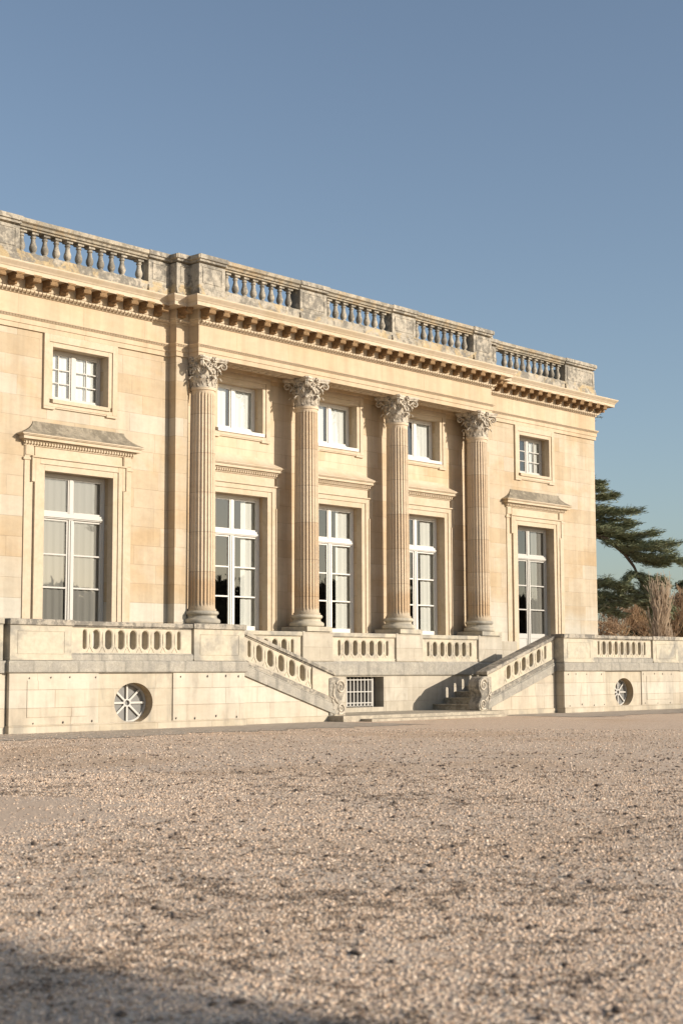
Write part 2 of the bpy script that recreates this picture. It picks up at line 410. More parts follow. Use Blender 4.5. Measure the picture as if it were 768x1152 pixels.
def stadium(cx, hw, z0, z1, n=7):
    pts = []
    for k in range(n+1): a = PI*k/n; pts.append((cx+hw*math.cos(a), z1-hw+hw*math.sin(a)))
    for k in range(n+1): a = PI+PI*k/n; pts.append((cx+hw*math.cos(a), z0+hw+hw*math.sin(a)))
    return pts
def ellipse(cx, cz, a, b, n=40): return [(cx+a*math.cos(2*PI*k/n), cz+b*math.sin(2*PI*k/n)) for k in range(n)]

# ------------------------------------------------------------------ the palace
YW, YP, HL, HU = .3745, .585, .936, .770       # wing wall, portico wall, half widths of the openings
ZT, U0, U1 = 5.46, 7.013, 8.183
WX = 8.55
palace = thing('stone_palace', 'warm limestone palace front with four fluted columns and a balustraded roofline', 'palace', (0, 0, 0))
for s in (-1, 1):
    op = [rect(s*WX-HL, s*WX+HL, 1.28, ZT), rect(s*WX-HU, s*WX+HU, U0, U1)]
    x0, x1 = sorted((s*5.95, s*11.85))
    MB().holed(rect(x0, x1, 0, 8.47), op, YW, YW+.55, False).build('wall', M['wall'], palace)
    # side of the house
    MB().box(s*11.846, s*11.4, YW+.004, 23.8, 0, 9.0).build('side_wall', M['wall'], palace)
    # corner strip beside the portico
    MB().box(s*5.6, s*5.98, .125, YP+.3, 1.25, 8.47).box(s*5.56, s*6.02, .085, .3, 1.25, 2.30).build('corner_pilaster', M['wall'], palace)
    # plinth course of the wing wall between the openings
    for a, b in ((6.10, 7.05), (10.05, 11.88)):
        MB().box(s*a, s*b, YW-.05, YW+.1, 1.2, 2.03).build('wall_plinth', M['base'], palace, bevel=.012)
MB().box(-11.4, 11.4, 23.4, 23.8, 0, 9.0).build('rear_wall', M['wall'], palace)
op = [r for cx in (-3.5, 0, 3.5) for r in (rect(cx-HL, cx+HL, 2.13, ZT), rect(cx-HU, cx+HU, U0, U1))]
MB().holed(rect(-5.6, 5.6, 1.0, 8.62), op, YP, YP+.5, False).build('portico_wall', M['inner'], palace)
MB().box(-11.7, 11.7, .7, 23.6, 9.60, 9.76).build('roof', M['grey'], palace)

# entablature: one plan path with its two steps on each side of the portico
PATH = [(-11.88, 23.83), (-11.88, .345), (-6.0, .345), (-6.0, .095), (-5.62, .095), (-5.62, -.25),
        (5.62, -.25), (5.62, .095), (6.0, .095), (6.0, .345), (11.88, .345), (11.88, 23.83)]
def sw(prof): return MB().sweep(prof, PATH, True)
sw([(-.30,8.45),(.015,8.45),(.015,8.555),(.035,8.56),(.035,8.665),(.05,8.675),(.075,8.715),(.085,8.72),(.085,8.75),(0,8.765)]).build('architrave', M['entab'], palace)
sw([(0,8.76),(0,9.195),(.03,9.20)]).build('frieze', M['entab'], palace)
sw([(0,9.19),(.03,9.20),(.045,9.24),(.10,9.275),(.10,9.30),(.115,9.315),(.115,9.53),(.43,9.535),(.43,9.515),(.455,9.515),(.455,9.60),(.47,9.612),(.485,9.64),(.53,9.69),(.55,9.715),(.55,9.745),(.03,9.80),(-.40,9.80)]).build('cornice', M['trim'], palace)
SEGS = [((-11.88,.345),(-6.0,.345)),((-6.0,.095),(-5.62,.095)),((-5.62,-.25),(5.62,-.25)),((5.62,.095),(6.0,.095)),((6.0,.345),(11.88,.345))]
# rows of small carved eggs and leaves under the cornice and on the architrave
eg = MB(); lf = MB()
for (a, b) in SEGS:
    e0 = .10; n = max(1, int((b[0]-a[0]+2*e0)/.105)); st = (b[0]-a[0])/n
    for k in range(n):
        x = a[0]+st*(k+.5); y = a[1]-.095
        eg.add([(x-.034,y,9.225),(x+.034,y,9.225),(x+.04,y-.035,9.25),(x-.04,y-.035,9.25),(x-.042,y-.03,9.29),(x+.042,y-.03,9.29)],[(0,1,2,3),(3,2,5,4),(0,3,4),(1,5,2)])
    n = max(1, int((b[0]-a[0])/.075)); st = (b[0]-a[0])/n
    for k in range(n):
        x = a[0]+st*(k+.5); y = a[1]-.045
        lf.add([(x-.022,y-.005,8.672),(x+.022,y-.005,8.672),(x+.028,y-.05,8.712),(x-.028,y-.05,8.712)],[(0,1,2,3)])
        lf.add([(x-.022,y-.005,8.672),(x-.028,y-.05,8.712),(x-.028,y,8.712)],[(0,1,2)]); lf.add([(x+.022,y-.005,8.672),(x+.028,y-.05,8.712),(x+.028,y,8.712)],[(0,2,1)])
eg.build('egg_moulding', M['trim'], palace); lf.build('leaf_moulding', M['trim'], palace)
# modillions: every bracket a part of its own
md = MB().prism([(0,.198),(.33,.198),(.33,.15),(.315,.10),(.275,.065),(.21,.06),(.13,.075),(.06,.03),(.04,-.01),(0,-.015)], -.078, .078)
md.prism([(0,.205),(.345,.205),(.345,.165),(0,.165)], -.104, .104)
md.tube([(.275,-.10,.105),(.275,.10,.105)], .05, 8); md.tube([(.055,-.095,.035),(.055,.095,.035)], .042, 8)
md.xf(lambda x, y, z: (y, -x, z))
md_me = md.mesh('modillion', M['brown'])
def modillion(x, y, rz=0):
    o = bpy.data.objects.new('modillion', md_me); COL.objects.link(o); o.parent = palace; o.location = (x, y, 9.325); o.rotation_euler = (0, 0, rz)
for k in range(26): modillion(-5.58+.4464*k, -.25-.115)
for s in (-1, 1):
    modillion(s*5.99, .095-.115)
    for k in range(13): modillion(s*(11.86-.4464*k) if k else s*11.82, .345-.115)
    for k in range(3): modillion(s*11.995, .35+.4464*k, s*PI/2)
# soffit of the colonnade and its carved roundels
MB().box(-5.60, 5.60, -.20, .30, 8.462, 9.4).build('soffit', M['soffit'], palace)
MB().box(-5.60, 5.60, .30, YP+.2, 8.56, 9.4).sweep([(.0,8.30),(.02,8.30),(.03,8.40),(.07,8.45),(.09,8.52),(.09,8.57)], [(-5.6, YP), (5.6, YP)]).build('portico_ceiling', M['soffit'], palace)
ro = MB()
for b in (-3.5, 0, 3.5):
    for k in range(-5, 6):
        x = b+k*.235
        ro.lathe([(.02,-.055),(.05,-.05),(.06,-.03),(.085,-.045),(.10,-.03),(.10,.0)], 10, (x, 0.0, 8.462))
    ro.box(b-1.35, b+1.35, -.155, -.125, 8.43, 8.47).box(b-1.35, b+1.35, .125, .155, 8.43, 8.47)
ro.build('soffit_rosette', M['trim'], palace)

# ---- attic balustrade
ATT = [(-11.86, 23.8), (-11.86, .35), (-6.0, .35), (-6.0, .10), (-5.62, .10), (-5.62, -.25),
        (5.62, -.25), (5.62, .10), (6.0, .10), (6.0, .35), (11.86, .35), (11.86, 23.8)]
rb = MB().sweep([(.02,9.76),(.02,9.86),(.015,9.87),(.015,10.125),(-.34,10.13),(-.34,9.76)], ATT, True).build('roof_balustrade', M['attic'], palace)
MB().sweep([(-.33,10.645),(-.03,10.645),(-.03,10.675),(.015,10.69),(.03,10.735),(.085,10.765),(.09,10.85),(.05,10.862),(-.14,10.88),(-.34,10.86),(-.34,10.645)], ATT, True).build('coping', M['cap'], rb)
def die(x0, x1, y, panel=True, back=.36):
    x0, x1 = sorted((x0, x1)); m = MB()
    m.box(x0, x1, y, y+back, 10.10, 10.66).box(x0-.02, x1+.02, y-.05, y+.2, 9.79, 9.98).box(x0-.012, x1+.012, y-.028, y+.2, 9.98, 10.06)
    m.box(x0-.03, x1+.03, y-.085, y+back, 10.76, 10.868).box(x0-.012, x1+.012, y-.045, y+back, 10.70, 10.762)
    if panel and x1-x0 > .3:
        a, b, w = x0+.11, x1-.11, .022
        for q in ((a,b,10.20,10.20+w),(a,b,10.60-w,10.60)): m.box(q[0], q[1], y-.014, y+.01, q[2], q[3])
        for q in ((a,a+w),(b-w,b)): m.box(q[0], q[1], y-.0135, y+.01, 10.20+w, 10.60-w)
    m.build('pier', M['attic'], rb, bevel=.008)
for s in (-1, 1):
    die(s*11.88, s*10.24, .33); die(s*6.66, s*6.03, .33); die(s*6.02, s*5.58, .08, True, .40); die(s*5.64, s*4.80, -.27, True, .40); die(s*2.25, s*1.27, -.27)
bl = MB().lathe([(.085,0),(.085,.05),(.06,.06),(.05,.085),(.075,.12),(.088,.17),(.084,.215),(.062,.28),(.05,.34),(.048,.39),(.066,.40),(.066,.425),(.052,.432),(.054,.45),(.085,.47)], 16)
bl.box(-.085,.085,-.085,.085,.468,.53)
bl_me = bl.mesh('baluster', M['attic'], 40)
def baluster(x, y):
    o = bpy.data.objects.new('baluster', bl_me); COL.objects.link(o); o.parent = rb; o.location = (x, y, 10.12); o.rotation_euler = (0, 0, random.choice((0, PI/2, PI)))
for s in (-1, 1):
    for k in range(11): baluster(s*(6.80+.3335*k) if k in (0,) else s*(6.99+.3085*k), .35+.165)
    for k in range(8): baluster(s*(2.49+.302*k), -.25+.165)
for k in range(8): baluster(-1.06+.303*k, -.25+.165)

# the two flanks of the house, seen only from further round: brackets and balusters as one row each
for s in (-1, 1):
    q = MB(); v0, f0 = [tuple(v.co) for v in md_me.vertices], [tuple(f.vertices) for f in md_me.polygons]
    for k in range(3, 52): q.add([(s*11.995-s*v[1], .35+.4464*k+s*v[0], 9.325+v[2]) for v in v0], f0)
    o = q.build('modillion_row', M['brown'], palace); o['kind'] = 'stuff'
    q = MB(); v0, f0 = [tuple(v.co) for v in bl_me.vertices], [tuple(f.vertices) for f in bl_me.polygons]
    for k in range(70):
        y = 2.05+.305*k
        if not any(a-.1 < y < b+.1 for a, b in ((8.5, 9.6), (15.6, 16.7), (22.4, 24))): q.add([(s*11.70+v[0], y+v[1], 10.12+v[2]) for v in v0], f0)
    o = q.build('baluster_row', M['attic'], rb, 40); o['kind'] = 'stuff'
    for a, b in ((.70, 1.9), (8.5, 9.6), (15.6, 16.7), (22.4, 23.7)): MB().box(s*11.885, s*11.53, a, b, 10.10, 10.66).build('pier', M['attic'], rb)

# ---- columns
def shaft_mesh():
    H0, H1 = 2.545, 7.755; R0, R1 = .308, .282; nf = 24; per = 8; n = nf*per
    zs = [H0, H0+.05, H0+.051, H0+.10, H0+.13, H0+.15, H0+.17, H0+.20]+[H0+.2+(H1-H0-.42)*k/10 for k in range(1, 10)]+[H1-.22, H1-.19, H1-.17, H1-.15, H1-.12, H1-.07, H1-.065, H1]
    rows = []
    for z in zs:
        t = (z-H0)/(H1-H0); r = R0+(R1-R0)*max(0, (t-.28)/.72)**1.25
        e = min(z-(H0+.10), (H1-.12)-z); dep = 0 if e <= 0 else min(1, math.sqrt(max(0, e/.08)) if e < .08 else 1)
        if z <= H0+.05: r = R0+.03
        elif z < H0+.1: r = R0+.008
        if z >= H1-.065: r += .022
        row = []
        for k in range(n):
            u = (k % per)/per; a = 2*PI*k/n
            if u < .16: d = 0
            else:
                w = (u-.16)/.84*2-1; d = .027*math.sqrt(max(0, 1-w*w))*dep
            row.append(((r-d)*math.cos(a), (r-d)*math.sin(a), z))
        rows.append(row)
    m = MB(); m.add([v for r in rows for v in r], [(i*n+k, i*n+(k+1) % n, (i+1)*n+(k+1) % n, (i+1)*n+k) for i in range(len(zs)-1) for k in range(n)])
    return m
def capital_mesh():
    m = MB(); H = .70
    m.lathe([(.30,-.02),(.312,0),(.30,.022),(.278,.03),(.270,.08),(.268,.25),(.285,.42),(.33,.55),(.36,.595)], 24)
    # abacus with hollowed sides and cut horns
    ab = []
    c, q, hol = .455, .055, .095
    for k in range(4):
        A = Vector((c, -c+q)); B = Vector((c, c-q)); pts = []
        for i in range(9):
            t = i/8; p = A.lerp(B, t); p.x -= hol*math.sin(PI*t)**1.0*1.0
            pts.append(p)
        R_ = Matrix.Rotation(k*PI/2, 2)
        ab += [tuple(R_ @ p) for p in pts]
    n = len(ab)
    for z0, z1, sc, sc2 in ((.60,.635,.93,.93),(.635,.66,.95,.99),(.66,H,1.,1.)):
        o = [(x*sc, y*sc, z0) for x, y in ab]+[(x*sc2, y*sc2, z1) for x, y in ab]
        m.add(o, [(i, (i+1) % n, n+(i+1) % n, n+i) for i in range(n)]+[tuple(range(n-1,-1,-1)), tuple(range(n, 2*n))])
    # acanthus leaves
    def leaf(ang, z0, h, rb, w, out, lobes=4):
        NU, NV = 9, 15; vs = []
        for j in range(NV):
            t = j/(NV-1)
            if t < .78: z = z0+h*t/.78*.97; r = rb+.018+.028*(t/.78)**2+out*.25*max(0, t-.45)
            else:
                b = (t-.78)/.22*PI*.95; r = rb+.046+out*.08+out*.5*(1-math.cos(b)); z = z0+h*.97+out*.42*math.sin(b)*(1 if b < PI/2 else .9)-out*.42*max(0, b-PI/2)*.62
            lob = .80+.26*abs(math.sin(t*lobes*PI+.5))
            hw = w*(.80+.40*math.sin(min(1, t*1.1)*PI*.8))*lob*(1 if t < .8 else max(.18, 1-(t-.8)*3.4))
            for i in range(NU):
                u = i/(NU-1)*2-1; a = ang+u*hw/r
                rr = r+.024*(abs(u)**1.6)*(1 if t < .8 else -.6)-.016*math.cos(u*PI*2.5)*(.5+.5*t)+.018*math.exp(-(u*5)**2)
                vs.append((rr*math.cos(a), rr*math.sin(a), z))
        m.add(vs, [(j*NU+i, j*NU+i+1, (j+1)*NU+i+1, (j+1)*NU+i) for j in range(NV-1) for i in range(NU-1)])
    for k in range(8): leaf(2*PI*k/8, .02, .20, .275, .115, .11)
    for k in range(8): leaf(2*PI*(k+.5)/8, .05, .37, .272, .115, .13)
    # corner volutes, inner helices and the flower on each side
    for k in range(4):
        a = PI/4+k*PI/2; er = Vector((math.cos(a), math.sin(a), 0)); et = Vector((-er.y, er.x, 0))
        for sgn in (-1, 1):
            pts = []; rr = []
            for i in range(9):
                t = i/8; p = er*(.27+.16*t**1.6)+et*sgn*(.20*(1-t)**1.1+.022)+Vector((0,0,.30+.27*t**.75)); pts.append(p); rr.append(.030-.006*t)
            c0 = er*.475+et*sgn*.022+Vector((0,0,.515))
            for i in range(1, 22):
                b = PI*.62-i*.42; rad = .088*(1-i/25); pts.append(c0+er*math.cos(b)*rad+Vector((0,0,math.sin(b)*rad))); rr.append(.024-.0006*i)
            m.tube(pts, rr, 7)
        a2 = k*PI/2; er2 = Vector((math.cos(a2), math.sin(a2), 0)); et2 = Vector((-er2.y, er2.x, 0))
        for sgn in (-1, 1):
            pts = []
            for i in range(7):
                t = i/6; pts.append(er2*(.29+.04*t)+et2*sgn*(.19-.09*t)+Vector((0,0,.32+.22*t)))
            c0 = er2*.335+et2*sgn*.07+Vector((0,0,.515))
            for i in range(1, 13):
                b = PI*.9-i*.5; rad = .052*(1-i/16); pts.append(c0-et2*sgn*-math.cos(b)*rad*-1+Vector((0,0,math.sin(b)*rad)))
            m.tube(pts, .018, 6)
        for j in range(6):
            b = 2*PI*j/6; c1 = er2*.40+et2*.05*math.cos(b)+Vector((0,0,.645+.05*math.sin(b)))
            m.tube([c1-er2*.05, c1+er2*.01], [.028,.02], 6)
        m.tube([er2*.36+Vector((0,0,.645)), er2*.435+Vector((0,0,.645))], [.03,.018], 8)
    return m
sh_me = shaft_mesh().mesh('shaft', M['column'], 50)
cp_me = capital_mesh().mesh('capital', M['capital'], 60)
bs = MB().lathe([(.30,2.25),(.395,2.25),(.425,2.27),(.435,2.305),(.425,2.345),(.395,2.37),(.372,2.375),(.352,2.40),(.345,2.43),(.36,2.455),(.372,2.46),(.39,2.475),(.395,2.50),(.388,2.53),(.365,2.548),(.335,2.552),(.31,2.56)], 40)
bs.box(-.445,.445,-.445,.445,2.135,2.25); bs_me = bs.mesh('column_base', M['grey'] if False else M['pier'], 40)
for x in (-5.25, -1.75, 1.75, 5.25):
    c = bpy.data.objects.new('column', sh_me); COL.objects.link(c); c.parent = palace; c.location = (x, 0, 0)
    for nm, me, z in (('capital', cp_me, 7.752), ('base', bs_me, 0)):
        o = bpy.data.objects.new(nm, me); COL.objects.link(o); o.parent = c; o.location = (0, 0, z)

# ---- windows
def glass_quads(m, panes, y):
    for x0, x1, z0, z1 in panes:
        tx, tz = random.gauss(0, .0016), random.gauss(0, .0012)
        w, h = (x1-x0)/2, (z1-z0)/2; cx, cz = (x0+x1)/2, (z0+z1)/2
        m.add([(cx+a*w, y+a*w*tx+b*h*tz, cz+b*h) for a, b in ((-1,-1),(1,-1),(1,1),(-1,1))], [(0,1,2,3)])
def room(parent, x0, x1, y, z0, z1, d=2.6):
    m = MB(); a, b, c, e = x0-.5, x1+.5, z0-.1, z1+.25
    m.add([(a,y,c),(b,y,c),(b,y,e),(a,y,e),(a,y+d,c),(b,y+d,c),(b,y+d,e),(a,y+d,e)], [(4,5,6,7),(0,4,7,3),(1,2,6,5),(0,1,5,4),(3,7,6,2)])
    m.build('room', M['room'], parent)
def drape(parent, x0, x1, y, z0, z1, mat, folds=5., amp=.035, top=None, sway=0.):
    nx, nz = max(8, int((x1-x0)/.03)), 8; vs = []
    ph = random.random()*6
    for j in range(nz+1):
        t = j/nz; z = z0+(z1-z0)*t
        for i in range(nx+1):
            u = i/nx; amp_ = .012 if mat is M['gauze'] else (.010 if z1-z0 > 2 else amp); x = x0+(x1-x0)*u+sway*math.sin(PI*t)*u
            vs.append((x, y+amp_*(math.sin(u*(x1-x0)*folds*6.28+ph)+.45*math.sin(u*(x1-x0)*folds*13.7+2*ph))*(.6+.4*(1-t)), z))
    k = nx+1
    MB().add(vs, [(j*k+i, j*k+i+1, (j+1)*k+i+1, (j+1)*k+i) for j in range(nz) for i in range(nx)]).build('curtain', mat, parent, 180)
def tall_window(cx, yw, z0, door, drapes, label=None):
    y = yw+.26; d = .07; m = MB(); L, R_ = cx-HL, cx+HL
    zt = ZT
    m.box(L, L+.075, y, y+d, z0, zt).box(R_-.075, R_, y, y+d, z0, zt).box(L+.075, R_-.075, y+.001, y+d, zt-.085, zt)
    m.box(L+.075, R_-.075, y-.03, y+d, 4.475, 4.60).box(L+.075, R_-.075, y-.055, y+.02, 4.50, 4.545)      # transom
    m.box(cx-.045, cx+.045, y-.002, y+d, 4.60, zt-.085)
    m.box(cx-.062, cx+.062, y-.012, y+d, z0, 4.475).box(cx-.016, cx+.016, y-.03, y, z0+.02, 4.46)
    xs = [(L+.075, cx-.062), (cx+.062, R_-.075)]; panes = []
    for a, b in xs:
        a2, b2 = a+.045, b-.045
        m.box(a, a2, y+.012, y+d-.012, z0, 4.475).box(b2, b, y+.012, y+d-.012, z0, 4.475)
        for zc in (3.70, 2.98): m.box(a2, b2, y+.016, y+d-.016, zc-.019, zc+.019)
        m.box(a2, b2, y+.012, y+d-.012, 4.43, 4.475)
        if door:
            m.box(a2, b2, y+.014, y+d-.014, 2.12, 2.265).box(a2, b2, y+.03, y+.05, z0+.15, 2.12).box(a2, b2, y+.012, y+d-.012, z0, z0+.15)
            m.box(a2+.09, b2-.09, y+.018, y+.035, z0+.25, 2.03); zb = 2.265
        else: m.box(a2, b2, y+.014, y+d-.014, z0, 2.27); zb = 2.27
        panes += [(a2, b2, zb, 2.961), (a2, b2, 2.999, 3.681), (a2, b2, 3.719, 4.43)]
    for a, b in ((L+.075, cx-.045), (cx+.045, R_-.075)):
        m.box(a, a+.035, y+.012, y+d-.012, 4.60, zt-.085).box(b-.035, b, y+.012, y+d-.012, 4.60, zt-.085)
        m.box(a+.035, b-.035, y+.013, y+d-.013, 4.60, 4.645).box(a+.035, b-.035, y+.013, y+d-.013, zt-.12, zt-.085)
        panes.append((a+.035, b-.035, 4.645, zt-.12))
    w = m.build('window', M['white' if door else 'bright'], palace, bevel=.006)
    if label: w['label'] = label
    g = MB(); glass_quads(g, panes, y+d*.5); g.build('glass', M['glass'], w)
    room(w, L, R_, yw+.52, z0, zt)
    for a, b, mat, dy in drapes: drape(w, cx+a, cx+b, y+.11+dy, z0+.02, zt-.03, M[mat])
    return w
def small_window(cx, yw, cols, drapes):
    y = yw+.26; d = .06; m = MB(); L, R_ = cx-HU, cx+HU; z0 = U0+.03
    m.box(L, L+.06, y, y+d, z0, U1).box(R_-.06, R_, y, y+d, z0, U1).box(L+.06, R_-.06, y+.001, y+d, U1-.07, U1).box(L+.06, R_-.06, y-.012, y+d, z0, z0+.075)
    m.box(cx-.055, cx+.055, y-.012, y+d, z0+.075, U1-.07); panes = []
    for a, b in ((L+.06, cx-.055), (cx+.055, R_-.06)):
        a2, b2, c2, e2 = a+.04, b-.04, z0+.115, U1-.11
        m.box(a, a2, y+.01, y+d-.01, z0+.075, U1-.07).box(b2, b, y+.01, y+d-.01, z0+.075, U1-.07).box(a2, b2, y+.011, y+d-.011, z0+.075, c2).box(a2, b2, y+.011, y+d-.011, e2, U1-.07)
        rows = 3 if cols > 1 else 1
        for i in range(1, cols): xx = a2+(b2-a2)*i/cols; m.box(xx-.014, xx+.014, y+.012, y+d-.012, c2, e2)
        for j in range(1, rows): zz = c2+(e2-c2)*j/rows; m.box(a2, b2, y+.0135, y+d-.0135, zz-.014, zz+.014)
        for i in range(cols):
            for j in range(rows): panes.append((a2+(b2-a2)*i/cols, a2+(b2-a2)*(i+1)/cols, c2+(e2-c2)*j/rows, c2+(e2-c2)*(j+1)/rows))
    w = m.build('window', M['white' if cols > 1 else 'bright'], palace, bevel=.005)
    g = MB(); glass_quads(g, panes, y+d*.5); g.build('glass', M['glass'], w)
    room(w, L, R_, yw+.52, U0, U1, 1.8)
    for a, b, mat, dy in drapes: drape(w, cx+a, cx+b, y+.075+dy, z0, U1-.02, M[mat], 6, .010)
sides = [(-.93, -.60, 'curtain', 0), (.40, .93, 'curtain', 0)]
for cx in (-3.5, 0, 3.5): tall_window(cx, YP, 2.13, False, [(-.93, -.56 if cx < -1 else -.72, 'curtain', 0), (.40 if cx < -1 else .34, .93, 'curtain', 0)])
tall_window(-WX, YW, 1.28, True, [(-.93, 1.25, 'gauze', -.035)])
tall_window(WX, YW, 1.28, True, [(.22, 1.2, 'gauze', -.03), (-.93, -.66, 'gauze', 0)])
small_window(-WX, YW, 2, [(-.76, -.0, 'blind', 0), (.0, .76, 'blind', .005)])
small_window(WX, YW, 2, [(-.76, -.35, 'gauze', 0), (.2, .76, 'curtain', 0)])
for cx in (-3.5, 0, 3.5): small_window(cx, YP, 1, [(-.76, -.16 if cx < 1 else -.4, 'blind', 0), (.02, .76, 'blind', 0)])

# ---- stone surrounds and hoods
def surround(cx, y, z0, hw_back=True):
    m = MB()
    for s in (-1, 1):
        m.box(cx+s*(HL-.004), cx+s*(HL+.13), y-.035, y+.15, z0, ZT+.13); m.box(cx+s*(HL+.13), cx+s*(HL+.25), y-.06, y+.1, z0, ZT+.25)
        m.box(cx+s*(HL+.25), cx+s*(HL+.285), y-.085, y+.1, z0, ZT-.27)
        m.box(cx+s*(HL+.25), cx+s*(HL+.33), y-.0602, y+.1, ZT-.27, ZT+.25); m.box(cx+s*(HL+.33), cx+s*(HL+.36), y-.0852, y+.1, ZT-.27, ZT+.25)
        if hw_back: m.box(cx+s*(HL+.285), cx+s*(HL+.52), y-.028, y+.1, z0, 6.0)
        m.box(cx+s*(HL+.36), cx+s*(HL+.56 if hw_back else HL+.44), y-.05, y+.1, ZT+.19, ZT+.245)
        m.box(cx+s*(HL+.30), cx+s*(HL+.50 if hw_back else HL+.42), y-.045, y+.1, ZT+.29, 5.97)
    m.box(cx-HL+.004, cx+HL-.004, y-.035, y+.15, ZT-.004, ZT+.13).box(cx-HL-.13, cx+HL+.13, y-.0601, y+.1, ZT+.13, ZT+.25)
    m.box(cx-HL-.36, cx+HL+.36, y-.095, y+.1, ZT+.25, ZT+.285)
    m.box(cx-HL-.25, cx+HL+.25, y-.022, y+.1, ZT+.285, 5.985)
    m.build('window_surround', M['trim'], palace, bevel=.006)
def hood(cx, y, hw, pr, zt, mat):
    m = MB(); h0 = hw-.16
    m.box(cx-h0, cx+h0, y-.05, y+.1, 5.955, 6.0)
    n = int(2*h0/.075)
    for k in range(n): x = cx-h0+(k+.5)*2*h0/n; m.box(x-.022, x+.022, y-.10, y+.05, 5.985, 6.045)
    m.box(cx-h0-.01, cx+h0+.01, y-.075, y+.1, 6.0, 6.05).box(cx-h0-.04, cx+h0+.04, y-.115, y+.1, 6.045, 6.075)
    for z0, z1, a, p in ((6.075,6.145,.06,pr-.05),(6.145,6.165,.03,pr-.02),(6.165,6.195,0,pr)): m.box(cx-hw+a, cx+hw-a, y-p, y+.1, z0, z1)
    h = m.build('window_hood', M['trim'], palace, bevel=.006)
    t = MB(); rows = []
    for k in range(7):
        u = k/6; e = 1-(1-u)**2.0; z = 6.195+(zt-6.195)*u
        w = hw-.012-.40*e; p = (pr-.012)*(1-e)+.012; rows.append([(cx-w, y+.05, z), (cx-w, y-p, z), (cx+w, y-p, z), (cx+w, y+.05, z)])
    t.add([v for r in rows for v in r], [(k*4+i, k*4+i+1, k*4+4+i+1, k*4+4+i) for k in range(6) for i in range(3)]+[(24,25,26,27)])
    t.build('weathered_top', mat, h)
def upper_surround(cx, y, whitesill):
    m = MB(); a = HU+.10; b = HU+.24; z0 = 6.80
    for s in (-1, 1): m.box(cx+s*(HU-.004), cx+s*a, y-.03, y+.15, U0+.013, U1+.10).box(cx+s*a, cx+s*b, y-.055, y+.1, z0+.06, 8.448)
    m.box(cx-HU+.004, cx+HU-.004, y-.03, y+.15, U1-.004, U1+.10).box(cx-a, cx+a, y-.0551, y+.1, U1+.10, 8.447)
    m.box(cx-a, cx+a, y-.05, y+.1, z0+.06, U0-.075); m.box(cx-b, cx-b+.30, y-.054, y+.1, z0, z0+.06).box(cx+b-.30, cx+b, y-.054, y+.1, z0, z0+.06)
    m.box(cx-b+.30, cx+b-.30, y-.04, y+.1, z0+.03, z0+.06)
    m.build('window_surround', M['trim'], palace, bevel=.006)
    MB().box(cx-HU-.02, cx+HU+.02, y-.085, y+.36, U0-.075, U0+.012).build('window_sill', M['bright'] if whitesill else M['trim'], palace, bevel=.008)
for s in (-1, 1):
    surround(s*WX, YW, 1.25); hood(s*WX, YW, 1.66, .24, 6.50, M['slope']); upper_surround(s*WX, YW, False)
for cx in (-3.5, 0, 3.5):
    surround(cx, YP, 2.10, False); hood(cx, YP, 1.39, .22, 6.42, M['trim']); upper_surround(cx, YP, True)

# ---- the portico's base: pedestals, slotted balustrades, grilled cellar window
Y0 = -.38
MB().holed(rect(-6.06, 6.06, 0, 1.08), [rect(-.72, .70, .25, 1.02)], Y0, .5, False).build('base_wall', M['base'], palace)
MB().sweep([(0,1.04),(.05,1.05),(.065,1.08),(.065,1.35),(.04,1.375),(0,1.41),(-.5,1.41)], [(-6.06,.3),(-6.06,Y0),(6.06,Y0),(6.06,.3)]).build('base_band', M['band'], palace)
for x in (-5.25, -1.75, 1.75, 5.25):
    MB().box(x-.54, x+.54, Y0-.01, .5, 1.40, 2.135).box(x-.56, x+.56, Y0-.035, .5, 1.40, 1.47).build('pedestal', M['base'], palace, bevel=.015)
for s in (-1, 1):
    MB().box(s*5.80, s*6.10, -.12, .3, 1.40, 2.09).box(s*6.10, s*7.02, -.02, .34, 1.22, 2.00).build('pedestal', M['base'], palace, bevel=.012)
def slotted(x0, x1, z0, z1, y, d, cx, n, mat, parent, slope=0, sx=1, pitch=.315, hs0=None, hs1=None, hw=.083):
    zz0, zz1 = hs0 or z0+.07, hs1 or z1-.05
    holes = [stadium(cx+(k-(n-1)/2)*pitch, hw, zz0, zz1) for k in range(n)]
    e = (n-1)/2*pitch+pitch*.90
    holes += [stadium(cx+q*e, .042, zz0, zz1, 5) for q in (-1, 1)]
    m = MB().holed(rect(x0, x1, z0, z1), holes, y, y+d, True, .016, .016)
    for k in range(n+1):   # moulded line between two slots
        xx = cx+(k-n/2)*pitch
        m.tube([(xx, y, zz0+.07), (xx, y-.003, zz0+.16), (xx, y-.003, zz1-.1), (xx, y, zz1-.04)], [.004,.018,.016,.004], 6)
        for q in (-1, 1): m.tube([(xx, y-.002, zz0+.06), (xx+q*.07, y-.002, zz0-.05)], .010, 5)
    return m
for cx in (-3.5, 0, 3.5):
    b = slotted(cx-1.21, cx+1.21, 1.41, 2.025, Y0+.05, .17, cx, 5, None, None, hs0=1.545, hs1=1.93)
    b.box(cx-1.21, cx+1.21, Y0+.02, Y0+.24, 1.41, 1.475)
    bo = b.build('portico_balustrade', M['parapet'], palace)
    MB().box(cx-1.21, cx+1.21, Y0+.0, Y0+.28, 2.02, 2.12).box(cx-1.21, cx+1.21, Y0+.03, Y0+.25, 2.0, 2.03).build('coping', M['pier'], bo, bevel=.012)
    MB().box(cx-1.21, cx+1.21, .10, .60, 1.41, 2.125).build('window_ledge', M['base'], palace)
gr = MB()
for k in range(9):
    x = -.66+k*.135; gr.box(x-.013, x+.013, Y0+.16, Y0+.185, .27, 1.0)
for z in (.36, .64, .94): gr.box(-.70, .47, Y0+.155, Y0+.19, z-.012, z+.012)
